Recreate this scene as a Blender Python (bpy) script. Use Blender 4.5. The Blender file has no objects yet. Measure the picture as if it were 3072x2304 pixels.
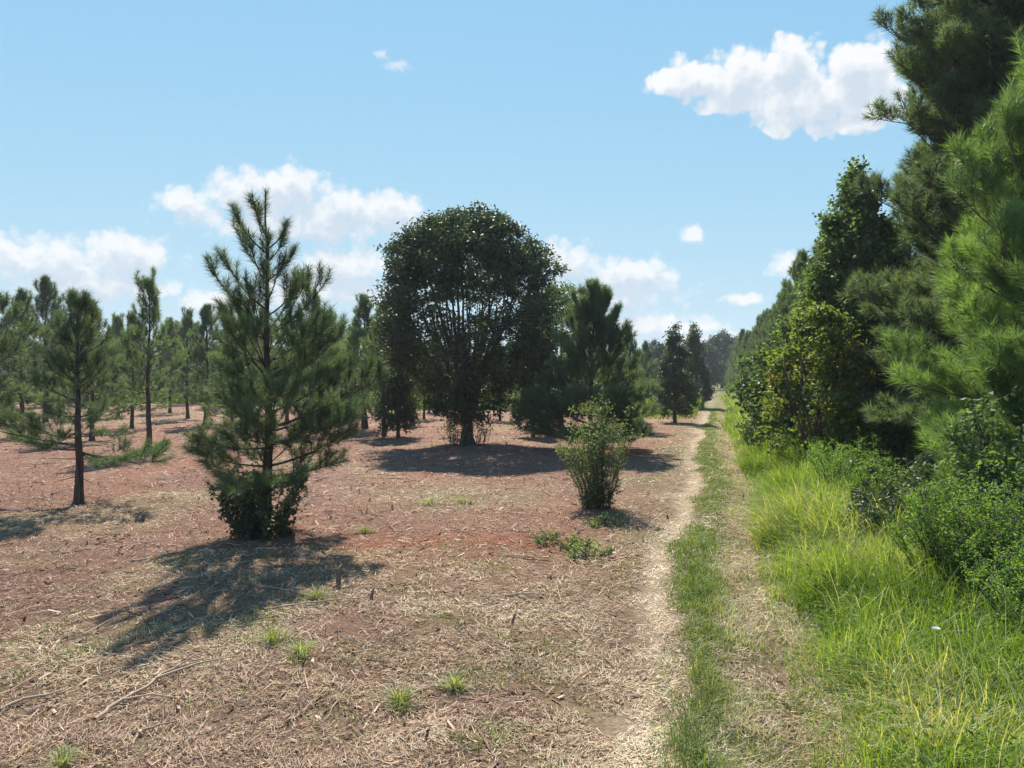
import bpy, math, random
import numpy as np

# ------------------------------------------------------------------ camera, sky, sun, exposure
scene = bpy.context.scene
COL = scene.collection
F = 710.0                                  # focal length in pixels of a 1024 wide frame
CAM_H = 3.0
cam_data = bpy.data.cameras.new('camera')
cam_data.sensor_width = 36.0
cam_data.lens = F / 1024.0 * 36.0
cam_data.clip_start = 0.1
cam_data.clip_end = 6000.0
cam = bpy.data.objects.new('camera', cam_data)
cam.location = (0, 0, CAM_H)
cam.rotation_euler = (math.radians(90.0), 0, 0)
COL.objects.link(cam)
scene.camera = cam

SUN_EL, SUN_AZ = 47.0, -9.0                # azimuth from +Y towards +X, degrees
sun_data = bpy.data.lights.new('sun', 'SUN')
sun_data.energy = 5.0
sun_data.angle = math.radians(0.53)
sun_data.color = (1.0, 0.93, 0.82)
sun = bpy.data.objects.new('sun', sun_data)
sun.rotation_euler = (math.radians(-(90 - SUN_EL)), 0, math.radians(-SUN_AZ))
sun.location = (0, 0, 60)
COL.objects.link(sun)

world = bpy.data.worlds.new('World')
scene.world = world
world.use_nodes = True
SKY_STRENGTH = 0.13
scene.view_settings.view_transform = 'Standard'
scene.view_settings.look = 'None'
scene.view_settings.exposure = 0.88
scene.view_settings.gamma = 1.0
scene.cycles.max_bounces = 6
scene.cycles.diffuse_bounces = 3
scene.cycles.glossy_bounces = 2
scene.cycles.transmission_bounces = 4
scene.cycles.transparent_max_bounces = 4
scene.cycles.caustics_reflective = False
scene.cycles.caustics_refractive = False
scene.cycles.use_denoising = True
scene.cycles.denoiser = 'OPENIMAGEDENOISE'
scene.cycles.denoising_input_passes = 'RGB_ALBEDO_NORMAL'
scene.cycles.denoising_prefilter = 'NONE'


def azel(px, py):
    """direction (degrees) seen at a pixel of the 1024x768 frame"""
    u, v = (px - 512) / F, (384 - py) / F
    return math.degrees(math.atan(u)), math.degrees(math.atan(v / math.sqrt(1 + u * u)))


def build_world():
    nt = world.node_tree
    nt.nodes.clear()
    world.cycles.sampling_method = 'MANUAL'
    world.cycles.sample_map_resolution = 256

    # cloud field group: (az, el) in degrees -> thickness of the cumulus layer
    def group(name, blobs, amp, billow, nscale):
        g = bpy.data.node_groups.new(name, 'ShaderNodeTree')
        g.interface.new_socket('P', in_out='INPUT', socket_type='NodeSocketVector')
        g.interface.new_socket('F', in_out='OUTPUT', socket_type='NodeSocketFloat')
        N, L = g.nodes, g.links
        gi, go = N.new('NodeGroupInput'), N.new('NodeGroupOutput')
        nz = N.new('ShaderNodeTexNoise'); nz.inputs['Scale'].default_value = nscale
        nz.inputs['Detail'].default_value = 4.5; nz.inputs['Roughness'].default_value = 0.58
        L.new(gi.outputs[0], nz.inputs['Vector'])
        sub = N.new('ShaderNodeVectorMath'); sub.operation = 'SUBTRACT'; sub.inputs[1].default_value = (.5, .5, .5)
        L.new(nz.outputs['Color'], sub.inputs[0])
        mad = N.new('ShaderNodeVectorMath'); mad.operation = 'MULTIPLY_ADD'
        mad.inputs[1].default_value = (amp, amp * .8, 0)
        L.new(sub.outputs[0], mad.inputs[0]); L.new(gi.outputs[0], mad.inputs[2])
        last = None
        for (px, py, w, h) in blobs:
            a0, e0 = azel(px, py)
            a1, _ = azel(px + w, py); _, e1 = azel(px, py - h)
            s = N.new('ShaderNodeVectorMath'); s.operation = 'SUBTRACT'; s.inputs[1].default_value = (a0, e0, 0)
            m = N.new('ShaderNodeVectorMath'); m.operation = 'MULTIPLY'
            m.inputs[1].default_value = (1 / abs(a1 - a0), 1 / abs(e1 - e0), 0)
            ln = N.new('ShaderNodeVectorMath'); ln.operation = 'LENGTH'
            L.new(mad.outputs[0], s.inputs[0]); L.new(s.outputs[0], m.inputs[0]); L.new(m.outputs[0], ln.inputs[0])
            if last is None:
                last = ln.outputs['Value']
            else:
                mn = N.new('ShaderNodeMath'); mn.operation = 'SMOOTH_MIN'; mn.inputs[2].default_value = 0.25
                L.new(last, mn.inputs[0]); L.new(ln.outputs['Value'], mn.inputs[1]); last = mn.outputs[0]
        for sc_, k in ((nscale * 1.3, billow), (nscale * 3.1, billow * .45)):
            vor = N.new('ShaderNodeTexVoronoi'); vor.voronoi_dimensions = '2D'
            vor.inputs['Scale'].default_value = sc_
            L.new(mad.outputs[0], vor.inputs['Vector'])
            b = N.new('ShaderNodeMath'); b.operation = 'MULTIPLY_ADD'; b.inputs[1].default_value = k
            L.new(vor.outputs['Distance'], b.inputs[0]); L.new(last, b.inputs[2]); last = b.outputs[0]
        one = N.new('ShaderNodeMath'); one.operation = 'SUBTRACT'; one.inputs[0].default_value = 1.0 + billow * .62
        L.new(last, one.inputs[1]); L.new(one.outputs[0], go.inputs[0])
        return g

    N, L = nt.nodes, nt.links
    out = N.new('ShaderNodeOutputWorld')
    sky = N.new('ShaderNodeTexSky'); sky.sky_type = 'NISHITA'; sky.sun_disc = False
    sky.sun_elevation = math.radians(SUN_EL); sky.sun_rotation = math.radians(SUN_AZ)
    sky.altitude = 50; sky.air_density = SKY_AIR; sky.dust_density = SKY_DUST; sky.ozone_density = SKY_OZONE
    tc = N.new('ShaderNodeTexCoord'); sep = N.new('ShaderNodeSeparateXYZ')
    L.new(tc.outputs['Generated'], sep.inputs[0])
    at = N.new('ShaderNodeMath'); at.operation = 'ARCTAN2'
    L.new(sep.outputs['X'], at.inputs[0]); L.new(sep.outputs['Y'], at.inputs[1])
    el = N.new('ShaderNodeMath'); el.operation = 'ARCSINE'; L.new(sep.outputs['Z'], el.inputs[0])
    cb = N.new('ShaderNodeCombineXYZ'); L.new(at.outputs[0], cb.inputs[0]); L.new(el.outputs[0], cb.inputs[1])
    deg = N.new('ShaderNodeVectorMath'); deg.operation = 'SCALE'; deg.inputs['Scale'].default_value = 57.29578
    L.new(cb.outputs[0], deg.inputs[0])
    up = N.new('ShaderNodeVectorMath'); up.operation = 'ADD'; up.inputs[1].default_value = (-0.35, 1.25, 0)
    L.new(deg.outputs[0], up.inputs[0])

    def grp(g, src):
        n = N.new('ShaderNodeGroup'); n.node_tree = g; L.new(src, n.inputs[0]); return n.outputs[0]

    def ramp(src, a, b, c=0.0, d=1.0, smooth=True):
        n = N.new('ShaderNodeMapRange'); n.interpolation_type = 'SMOOTHSTEP' if smooth else 'LINEAR'
        for i, v in zip((1, 2, 3, 4), (a, b, c, d)): n.inputs[i].default_value = v
        L.new(src, n.inputs[0]); return n.outputs[0]

    def mix(fac, a, b):
        n = N.new('ShaderNodeMix'); n.data_type = 'RGBA'; L.new(fac, n.inputs[0])
        for s, i in ((a, 6), (b, 7)):
            if isinstance(s, tuple): n.inputs[i].default_value = s
            else: L.new(s, n.inputs[i])
        return n.outputs[2]

    # soft shoulder per channel, as a camera's: c -> M c / (c + K)
    add = N.new('ShaderNodeVectorMath'); add.operation = 'ADD'; add.inputs[1].default_value = SKY_K
    L.new(sky.outputs[0], add.inputs[0])
    dv = N.new('ShaderNodeVectorMath'); dv.operation = 'DIVIDE'
    L.new(sky.outputs[0], dv.inputs[0]); L.new(add.outputs[0], dv.inputs[1])
    ml = N.new('ShaderNodeVectorMath'); ml.operation = 'MULTIPLY'; ml.inputs[1].default_value = SKY_M
    L.new(dv.outputs[0], ml.inputs[0])
    base = ml.outputs[0]

    def background(col):
        bg = N.new('ShaderNodeBackground'); bg.inputs['Strength'].default_value = SKY_STRENGTH
        L.new(col, bg.inputs['Color']); return bg.outputs[0]

    shader = background(base)
    for name, box, blobs, amp, billow, nscale, thick, opac, grey in CLOUDS:
        # each bank of cloud is only worked out inside its own patch of sky
        a0, _ = azel(box[0], 384); a1, _ = azel(box[2], 384)
        e0 = min(azel(box[0], box[3])[1], azel(box[2], box[3])[1]); e1 = max(azel(512 if box[0] < 512 < box[2] else v, box[1])[1] for v in (box[0], box[2]))
        c = N.new('ShaderNodeVectorMath'); c.operation = 'SUBTRACT'; c.inputs[1].default_value = ((a0 + a1) / 2, (e0 + e1) / 2, 0)
        L.new(deg.outputs[0], c.inputs[0])
        d = N.new('ShaderNodeVectorMath'); d.operation = 'ABSOLUTE'; L.new(c.outputs[0], d.inputs[0])
        e = N.new('ShaderNodeVectorMath'); e.operation = 'DIVIDE'; e.inputs[1].default_value = ((a1 - a0) / 2, (e1 - e0) / 2, 1)
        L.new(d.outputs[0], e.inputs[0])
        f = N.new('ShaderNodeSeparateXYZ'); L.new(e.outputs[0], f.inputs[0])
        mx = N.new('ShaderNodeMath'); mx.operation = 'MAXIMUM'; L.new(f.outputs[0], mx.inputs[0]); L.new(f.outputs[1], mx.inputs[1])
        lt = N.new('ShaderNodeMath'); lt.operation = 'LESS_THAN'; lt.inputs[1].default_value = 1.0; L.new(mx.outputs[0], lt.inputs[0])
        g = group(name, blobs, amp, billow, nscale)
        f1 = grp(g, deg.outputs[0])
        if grey:
            col = mix(ramp(grp(g, up.outputs[0]), .05, .8, 0, 1), CLOUD_WHITE, CLOUD_GREY)
        else:
            col = None
        alpha = ramp(f1, 0.02, thick, 0, opac)
        colr = mix(alpha, base, col if col is not None else CLOUD_WHITE)
        inside = background(colr)
        ms = N.new('ShaderNodeMixShader'); L.new(lt.outputs[0], ms.inputs[0]); L.new(shader, ms.inputs[1]); L.new(inside, ms.inputs[2])
        shader = ms.outputs[0]
    L.new(shader, out.inputs[0])


SKY_AIR, SKY_DUST, SKY_OZONE = 1.0, 0.0, 1.0
SKY_K, SKY_M = (4.0, 2.0, .6), (3.92, 4.06, 4.1)
CLOUD_WHITE, CLOUD_GREY = (4.1, 4.14, 4.2, 1), (2.75, 3.14, 3.6, 1)
# name, patch of sky (px), lobes (px, py, half width, half height), warp, billow, noise scale, softness, opacity, shaded underside
CLOUDS = [
    ('big_cumulus', (570, 0, 985, 165), [
        (690, 78, 40, 26), (668, 82, 26, 18), (735, 78, 48, 34), (785, 64, 44, 34), (858, 72, 48, 40), (815, 98, 90, 36), (735, 98, 50, 20),
        (778, 130, 24, 14), (855, 122, 62, 18), (882, 92, 30, 36)], 1.5, .5, .55, .42, .97, True),
    ('left_cumulus', (-130, 125, 475, 372), [
        (188, 204, 36, 22), (240, 194, 42, 33), (290, 192, 48, 37), (338, 208, 46, 27), (390, 213, 48, 28), (300, 226, 135, 22),
        (35, 258, 80, 30), (125, 256, 60, 32), (90, 282, 120, 26), (345, 266, 58, 28), (325, 290, 95, 24), (230, 304, 60, 14)],
        1.6, .5, .6, .62, .9, True),
    ('right_cumulus', (480, 205, 850, 372), [
        (555, 264, 56, 30), (630, 276, 64, 24), (595, 298, 110, 24), (692, 233, 19, 12), (783, 264, 20, 16),
        (640, 326, 120, 14), (700, 342, 90, 12), (745, 298, 26, 9)], 1.6, .5, .6, .66, .86, True),
    ('high_scraps', (330, 40, 432, 100), [(397, 66, 17, 8), (380, 55, 10, 6)], 1.6, .4, .8, .9, .55, False),
]
build_world()

# ------------------------------------------------------------------ helpers
R_ = np.random.default_rng(7)


def tag(o, label=None, cat=None, group=None, kind=None):
    if label: o['label'] = label
    if cat: o['category'] = cat
    if group: o['group'] = group
    if kind: o['kind'] = kind
    return o


class MB:
    """collects triangles with one random value per piece ('v')"""
    def __init__(self):
        self.V, self.T, self.A, self.n = [], [], [], 0

    def add(self, v, t, a):
        v = np.asarray(v, np.float32).reshape(-1, 3)
        self.V.append(v); self.T.append(np.asarray(t, np.int32).reshape(-1, 3) + self.n)
        a = np.asarray(a, np.float32)
        self.A.append(np.full(len(v), a, np.float32) if a.ndim == 0 else a)
        self.n += len(v)

    def mesh(self, name, mat, smooth=False):
        me = bpy.data.meshes.new(name)
        if self.n:
            V = np.concatenate(self.V); T = np.concatenate(self.T); A = np.concatenate(self.A)
            me.vertices.add(len(V)); me.vertices.foreach_set('co', V.ravel())
            me.loops.add(len(T) * 3); me.loops.foreach_set('vertex_index', T.ravel())
            me.polygons.add(len(T))
            me.polygons.foreach_set('loop_start', np.arange(0, len(T) * 3, 3, dtype=np.int32))
            at = me.attributes.new('v', 'FLOAT', 'POINT'); at.data.foreach_set('value', A)
            me.polygons.foreach_set('use_smooth', np.full(len(T), smooth))
            me.update(calc_edges=True)
        me.materials.append(mat)
        return me


def obj(name, me, parent=None, loc=None):
    o = bpy.data.objects.new(name, me)
    COL.objects.link(o)
    if parent: o.parent = parent
    if loc is not None: o.location = loc
    return o


def empty(name, loc, rz=0.0, sc=1.0, tilt=(0, 0)):
    o = bpy.data.objects.new(name, None)
    o.empty_display_size = 0.3
    o.location = loc; o.rotation_euler = (tilt[0], tilt[1], rz)
    o.scale = (sc, sc, sc) if not isinstance(sc, tuple) else sc
    COL.objects.link(o)
    return o


_tab = np.random.default_rng(99).random((256, 256))


def vnoise(x, y, s, seed=0):
    x = np.asarray(x, float) / s + seed * 17.3; y = np.asarray(y, float) / s + seed * 7.9
    xi, yi = np.floor(x).astype(int), np.floor(y).astype(int)
    fx, fy = x - xi, y - yi
    fx, fy = fx * fx * (3 - 2 * fx), fy * fy * (3 - 2 * fy)
    t = lambda a, b: _tab[a & 255, b & 255]
    return (t(xi, yi) * (1 - fx) + t(xi + 1, yi) * fx) * (1 - fy) + (t(xi, yi + 1) * (1 - fx) + t(xi + 1, yi + 1) * fx) * fy


def fbm(x, y, s, seed=0, o=4):
    r, a, tot = 0, 1.0, 0
    for i in range(o):
        r = r + a * vnoise(x, y, s / 2 ** i, seed + i); tot += a; a *= .55
    return r / tot


def sstep(a, b, x):
    t = np.clip((np.asarray(x, float) - a) / (b - a), 0, 1)
    return t * t * (3 - 2 * t)


def bump(x, c, w):
    return np.exp(-((x - c) / w) ** 2)


def road_x(y):
    y = np.asarray(y, float)
    return -0.24 + 0.29 * y - 0.00006 * np.maximum(y - 60, 0) ** 2 + .13 * np.sin(y / 3.1 + .6) + .22 * np.sin(y / 11.0)


def road_s(x, y):
    """signed distance from the centre line of the track"""
    return (np.asarray(x, float) - road_x(y)) * 0.96


def hgt(x, y):
    x = np.asarray(x, float); y = np.asarray(y, float)
    s = road_s(x, y)
    wob = (vnoise(x, y, 2.5, 5) - .5) * .25
    on = np.exp(-np.maximum(np.abs(s) - 1.3, 0) ** 2 * 2)
    z = (fbm(x, y, 14, 1, 3) - .5) * .30 + (fbm(x, y, 1.6, 2, 4) - .5) * .13 * (1 - .6 * on)
    z = z - .07 * (bump(s + wob, -.75, .3) + bump(s + wob, .8, .3)) + .03 * bump(s, -.05, .4)
    z = z + .12 * sstep(2, 6, s)
    z = z + .011 * np.maximum(np.minimum(y, 420) - 55, 0) * sstep(55, 90, y)      # the land rises gently far off
    return z


def P(px, py):
    """ground point seen at pixel (flat ground)"""
    d = F * CAM_H / (py - 384.0)
    x = (px - 512) / F * d
    return x, d, float(hgt(x, d))


def at(px, d):
    x = (px - 512) / F * d
    return (x, d, float(hgt(x, d)))


# ------------------------------------------------------------------ materials
def new_mat(name):
    m = bpy.data.materials.new(name); m.use_nodes = True
    m.node_tree.nodes.clear()
    return m, m.node_tree.nodes, m.node_tree.links


def ramp_node(N, stops):
    r = N.new('ShaderNodeValToRGB'); e = r.color_ramp.elements
    while len(e) < len(stops): e.new(0.5)
    for k, (p, c) in enumerate(stops):
        e[k].position = p; e[k].color = (*c, 1)
    return r


def leaf_mat(name, stops, trans=0.35, tcol=(1.15, 1.2, .6), rough=.45, spec=.4, objvar=.15):
    m, N, L = new_mat(name)
    a = N.new('ShaderNodeAttribute'); a.attribute_name = 'v'
    r = ramp_node(N, stops); L.new(a.outputs['Fac'], r.inputs[0])
    oi = N.new('ShaderNodeObjectInfo')
    mr = N.new('ShaderNodeMapRange'); mr.inputs[3].default_value = 1 - objvar; mr.inputs[4].default_value = 1 + objvar
    L.new(oi.outputs['Random'], mr.inputs[0])
    hs = N.new('ShaderNodeHueSaturation'); L.new(mr.outputs[0], hs.inputs['Value']); L.new(r.outputs[0], hs.inputs['Color'])
    p = N.new('ShaderNodeBsdfPrincipled'); L.new(hs.outputs[0], p.inputs['Base Color'])
    p.inputs['Roughness'].default_value = rough; p.inputs['Specular IOR Level'].default_value = spec
    t = N.new('ShaderNodeBsdfTranslucent')
    mu = N.new('ShaderNodeMix'); mu.data_type = 'RGBA'; mu.blend_type = 'MULTIPLY'; mu.inputs[0].default_value = 1
    mu.inputs[7].default_value = (*tcol, 1); L.new(hs.outputs[0], mu.inputs[6]); L.new(mu.outputs[2], t.inputs[0])
    mx = N.new('ShaderNodeMixShader'); mx.inputs[0].default_value = trans
    L.new(p.outputs[0], mx.inputs[1]); L.new(t.outputs[0], mx.inputs[2])
    o = N.new('ShaderNodeOutputMaterial'); L.new(mx.outputs[0], o.inputs[0])
    return m


def bark_mat(name, c0, c1, scale=18):
    m, N, L = new_mat(name)
    tc = N.new('ShaderNodeTexCoord'); mp = N.new('ShaderNodeMapping'); mp.inputs['Scale'].default_value = (1, 1, .25)
    L.new(tc.outputs['Object'], mp.inputs[0])
    nz = N.new('ShaderNodeTexNoise'); nz.inputs['Scale'].default_value = scale; nz.inputs['Detail'].default_value = 5
    L.new(mp.outputs[0], nz.inputs['Vector'])
    r = ramp_node(N, [(.3, c0), (.7, c1)]); L.new(nz.outputs['Fac'], r.inputs[0])
    p = N.new('ShaderNodeBsdfPrincipled'); L.new(r.outputs[0], p.inputs['Base Color'])
    p.inputs['Roughness'].default_value = .9; p.inputs['Specular IOR Level'].default_value = .2
    b = N.new('ShaderNodeBump'); b.inputs['Strength'].default_value = .7; b.inputs['Distance'].default_value = .02
    L.new(nz.outputs['Fac'], b.inputs['Height']); L.new(b.outputs[0], p.inputs['Normal'])
    o = N.new('ShaderNodeOutputMaterial'); L.new(p.outputs[0], o.inputs[0])
    return m


M = {}
M['needle'] = leaf_mat('pine_needles', [(0, (.050, .072, .050)), (.45, (.082, .115, .068)), (.85, (.130, .180, .092)), (1, (.16, .14, .08))], .36, (1.3, 1.4, .6), .55, .4)
M['needle_bright'] = leaf_mat('sunlit_tone_pine_needles', [(0, (.075, .12, .065)), (.5, (.185, .28, .105)), (.95, (.32, .44, .17)), (1, (.22, .18, .09))], .45, (1.3, 1.4, .5), .52, .4)  # the near pine's sunlit brightness is put into its needle colour
M['needle_mid'] = leaf_mat('grey_green_pine_needles', [(0, (.066, .094, .062)), (.45, (.112, .153, .088)), (.9, (.172, .228, .118)), (1, (.22, .19, .11))], .44, (1.3, 1.4, .6), .55, .4)
M['needle_sheen'] = leaf_mat('sheen_lightened_pine_needles', [(0, (.085, .122, .08)), (.45, (.145, .20, .115)), (.9, (.23, .30, .16)), (1, (.24, .2, .12))], .48, (1.25, 1.35, .7), .55, .4)  # lighter colour stands in for sheen and light glowing through the needles
M['bark'] = bark_mat('pine_bark', (.035, .024, .02), (.12, .085, .068))
M['bark_grey'] = bark_mat('grey_bark', (.045, .035, .032), (.14, .115, .10), 12)
M['leaf_dark'] = leaf_mat('dark_broad_leaves', [(0, (.05, .064, .046)), (.5, (.082, .11, .058)), (.9, (.125, .17, .065)), (1, (.19, .215, .07))], .34, (1.2, 1.3, .5), .48, .32)
M['leaf_gum'] = leaf_mat('sweetgum_leaves', [(0, (.075, .115, .055)), (.6, (.135, .20, .075)), (1, (.23, .32, .09))], .46, (1.2, 1.3, .5), .55, .3)
M['leaf_yellow'] = leaf_mat('yellowing_leaves', [(0, (.10, .15, .045)), (.45, (.17, .24, .055)), (.75, (.22, .27, .06)), (1, (.32, .23, .12))], .52, (1.25, 1.25, .5), .5, .3)
M['leaf_privet'] = leaf_mat('small_olive_leaves', [(0, (.08, .10, .055)), (.5, (.15, .185, .085)), (1, (.28, .345, .12))], .42, (1.2, 1.3, .5), .5, .3)
M['leaf_bush'] = leaf_mat('fine_green_leaves', [(0, (.075, .12, .04)), (.45, (.17, .28, .065)), (1, (.31, .46, .10))], .52, (1.25, 1.35, .4), .5, .3)
M['leaf_bramble'] = leaf_mat('glossy_bramble_leaves', [(0, (.045, .06, .038)), (.7, (.075, .105, .05)), (1, (.15, .19, .06))], .25, (1.2, 1.3, .5), .5, .35)
M['grass'] = leaf_mat('tall_green_grass', [(0, (.08, .14, .028)), (.35, (.16, .26, .04)), (.78, (.25, .35, .065)), (.93, (.36, .42, .15)), (1, (.52, .48, .34))], .48, (1.25, 1.2, .35), .5, .3)
M['grass_mid'] = leaf_mat('short_track_grass', [(0, (.09, .15, .03)), (.5, (.19, .27, .055)), (.8, (.32, .35, .12)), (1, (.56, .53, .38))], .4, (1.2, 1.2, .4), .5, .3)
M['weed'] = leaf_mat('pale_green_weeds', [(0, (.10, .16, .035)), (.5, (.20, .28, .06)), (1, (.33, .39, .12))], .4, (1.2, 1.2, .4), .5, .3)
M['straw'] = leaf_mat('dry_straw', [(0, (.16, .088, .056)), (.25, (.33, .195, .125)), (.5, (.49, .335, .215)), (.75, (.62, .475, .28)), (1, (.76, .65, .45))], .2, (1, .95, .8), .6, .3)
M['chip'] = leaf_mat('wood_chips_and_leaves', [(0, (.085, .046, .034)), (.4, (.26, .145, .10)), (.75, (.45, .285, .20)), (1, (.62, .46, .33))], .05, (1, .9, .7), .75, .25)
M['stick'] = leaf_mat('dry_sticks', [(0, (.10, .065, .05)), (.6, (.30, .20, .14)), (1, (.5, .38, .26))], .0, (1, 1, 1), .8, .2)
M['far'] = leaf_mat('far_foliage', [(0, (.03, .055, .03)), (.6, (.055, .085, .04)), (1, (.09, .12, .05))], .25, (1.1, 1.2, .6), .5, .3)
M['petal'] = leaf_mat('pale_blue_petals', [(0, (.5, .55, .8)), (1, (.7, .72, .9))], .3, (1, 1, 1), .6, .2)


def ground_mat():
    m, N, L = new_mat('cleared_ground')
    geo = N.new('ShaderNodeNewGeometry')

    def noise(scale, detail=6, rough=.6):
        n = N.new('ShaderNodeTexNoise'); n.inputs['Scale'].default_value = scale
        n.inputs['Detail'].default_value = detail; n.inputs['Roughness'].default_value = rough
        L.new(geo.outputs['Position'], n.inputs['Vector']); return n.outputs['Fac']

    def attr(nm):
        a = N.new('ShaderNodeAttribute'); a.attribute_name = nm; return a.outputs['Fac']

    def mix(f, a, b):
        n = N.new('ShaderNodeMix'); n.data_type = 'RGBA'; L.new(f, n.inputs[0]); L.new(a, n.inputs[6]); L.new(b, n.inputs[7])
        return n.outputs[2]

    def rampc(f, stops):
        r = ramp_node(N, stops); L.new(f, r.inputs[0]); return r.outputs[0]

    fine, mid, big = noise(16, 8, .8), noise(3.2, 8, .75), noise(.45, 5, .65)
    mulch = rampc(fine, [(.28, (.07, .040, .029)), (.45, (.225, .120, .083)), (.58, (.365, .212, .148)), (.74, (.53, .365, .265))])  # dark stops paint the shadowed gaps between litter into the ground colour
    mulch2 = rampc(mid, [(.3, (.125, .071, .050)), (.5, (.295, .160, .112)), (.7, (.44, .275, .20))])
    f5 = N.new('ShaderNodeValue'); f5.outputs[0].default_value = .45
    c = mix(f5.outputs[0], mulch, mulch2)
    red = rampc(mid, [(.3, (.26, .088, .045)), (.7, (.45, .185, .105))])
    c = mix(attr('red'), c, red)
    dry = rampc(fine, [(.28, (.12, .085, .05)), (.5, (.30, .22, .13)), (.7, (.48, .37, .23))])
    c = mix(attr('dry'), c, dry)
    sand = rampc(fine, [(.25, (.32, .225, .15)), (.5, (.54, .41, .28)), (.75, (.70, .57, .42))])
    c = mix(attr('sand'), c, sand)
    grn = rampc(mid, [(.3, (.07, .09, .025)), (.6, (.13, .165, .04)), (.8, (.2, .2, .07))])
    c = mix(attr('green'), c, grn)
    bigv = N.new('ShaderNodeMapRange'); bigv.inputs[1].default_value = .3; bigv.inputs[2].default_value = .7
    bigv.inputs[3].default_value = .74; bigv.inputs[4].default_value = 1.08; L.new(big, bigv.inputs[0])
    hs = N.new('ShaderNodeHueSaturation'); hs.inputs['Saturation'].default_value = 1.04
    L.new(bigv.outputs[0], hs.inputs['Value']); L.new(c, hs.inputs['Color'])
    p = N.new('ShaderNodeBsdfPrincipled'); p.inputs['Roughness'].default_value = .95
    p.inputs['Specular IOR Level'].default_value = .15
    L.new(hs.outputs[0], p.inputs['Base Color'])
    ad = N.new('ShaderNodeMath'); ad.operation = 'MULTIPLY_ADD'; ad.inputs[1].default_value = .5
    L.new(fine, ad.inputs[0]); L.new(mid, ad.inputs[2])
    b = N.new('ShaderNodeBump'); b.inputs['Strength'].default_value = 1.0; b.inputs['Distance'].default_value = .14
    L.new(ad.outputs[0], b.inputs['Height']); L.new(b.outputs[0], p.inputs['Normal'])
    o = N.new('ShaderNodeOutputMaterial'); L.new(p.outputs[0], o.inputs[0])
    return m


M['ground'] = ground_mat()

# ------------------------------------------------------------------ ground
CLEAR_FAR = 78.0


def clear_edge(x):
    return CLEAR_FAR + (fbm(x, 0 * np.asarray(x), 18, 31, 3) - .5) * 14 + np.clip(-np.asarray(x) - 10, 0, 60) * .35


def masks(x, y):
    s = road_s(x, y)
    n1, n2, n3, n4 = fbm(x, y, 2.2, 11), fbm(x, y, .9, 21), fbm(x, y, 5, 41), fbm(x, y, 1.1, 51)
    w = s + (n1 - .5) * .9 + (n2 - .5) * .4
    near = 1 - sstep(5.5, 10.5, y)
    left = bump(w, -.80, .26 + .04 * near)
    rgt = bump(w, .85, .38)
    sand = np.clip(left * (.75 + .7 * n2) * (1 - .35 * near) + rgt * (.15 + .6 * n2), 0, 1)
    strip = sstep(-.60, -.35, w) * (1 - sstep(.15, .45, w))
    right = sstep(.95, 1.5, w)
    beyond = sstep(-2, 3, y - clear_edge(x)) * (1 - np.maximum(bump(s, -.78, .45), bump(s, .82, .45)) * .9)
    green = np.clip(np.maximum(np.maximum(strip * (.3 + .8 * n4), right), beyond), 0, 1)
    verge = sstep(-3.4, -1.2, w) * (1 - right)
    front = 1 - sstep(7.0, 11.5, y + (n1 - .5) * 5 + np.maximum(-x - 1, 0) * .25)
    tan_patch = np.exp(-(((x + 1.6) / 2.4) ** 2 + ((y - 19) / 2.6) ** 2))
    drift = sstep(.54, .68, fbm(x, y, 4.0, 47)) * .75 * (1 - right)
    dry = np.clip(np.maximum(np.maximum(np.maximum(drift, verge * .85), front * (.4 + .6 * n3)), tan_patch) * (.45 + .9 * n2), 0, 1)
    green = np.clip(green + sstep(.54, .70, n1) * np.maximum(front, verge) * .4 * (s < 1), 0, 1)
    red = 1.2 * np.exp(-(((x + .6) / 2.2) ** 2 + ((y - 12.4) / 1.4) ** 2)) + .9 * np.exp(-(((x + 3.0) / 1.5) ** 2 + ((y - 11.4) / .9) ** 2))
    red = np.clip(red * (.3 + 1.3 * n2), 0, 1) + .26 * sstep(.48, .70, n3) * (1 - front)
    return dict(sand=sand, green=green, dry=dry, red=np.clip(red, 0, 1))


def build_ground():
    a = np.linspace(-1, 1, 300); k = 7.4
    xs = np.sinh(a * k) / np.sinh(k) * 1300
    b = np.linspace(-.55, 1, 390); k2 = 6.6
    ys = 8 + np.sinh(b * k2) / np.sinh(k2) * 1500
    X, Y = np.meshgrid(xs, ys)
    Z = hgt(X, Y)
    n, mm = len(ys), len(xs)
    V = np.stack([X, Y, Z], -1).reshape(-1, 3).astype(np.float32)
    i, j = np.meshgrid(np.arange(n - 1), np.arange(mm - 1), indexing='ij')
    q = np.stack([i * mm + j, i * mm + j + 1, (i + 1) * mm + j + 1, (i + 1) * mm + j], -1).reshape(-1, 4).astype(np.int32)
    me = bpy.data.meshes.new('ground')
    me.vertices.add(len(V)); me.vertices.foreach_set('co', V.ravel())
    me.loops.add(q.size); me.loops.foreach_set('vertex_index', q.ravel())
    me.polygons.add(len(q)); me.polygons.foreach_set('loop_start', np.arange(0, q.size, 4, dtype=np.int32))
    me.polygons.foreach_set('use_smooth', np.ones(len(q), bool))
    for nm, v in masks(X, Y).items():
        t = me.attributes.new(nm, 'FLOAT', 'POINT'); t.data.foreach_set('value', np.asarray(v, np.float32).ravel())
    me.update(calc_edges=True)
    me.materials.append(M['ground'])
    o = obj('ground', me); tag(o, 'cleared reddish brown field with a two rut farm track', None, kind='structure')


build_ground()


# ------------------------------------------------------------------ plant geometry
def norm(v):
    return v / np.maximum(np.linalg.norm(v, axis=-1, keepdims=True), 1e-9)


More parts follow.
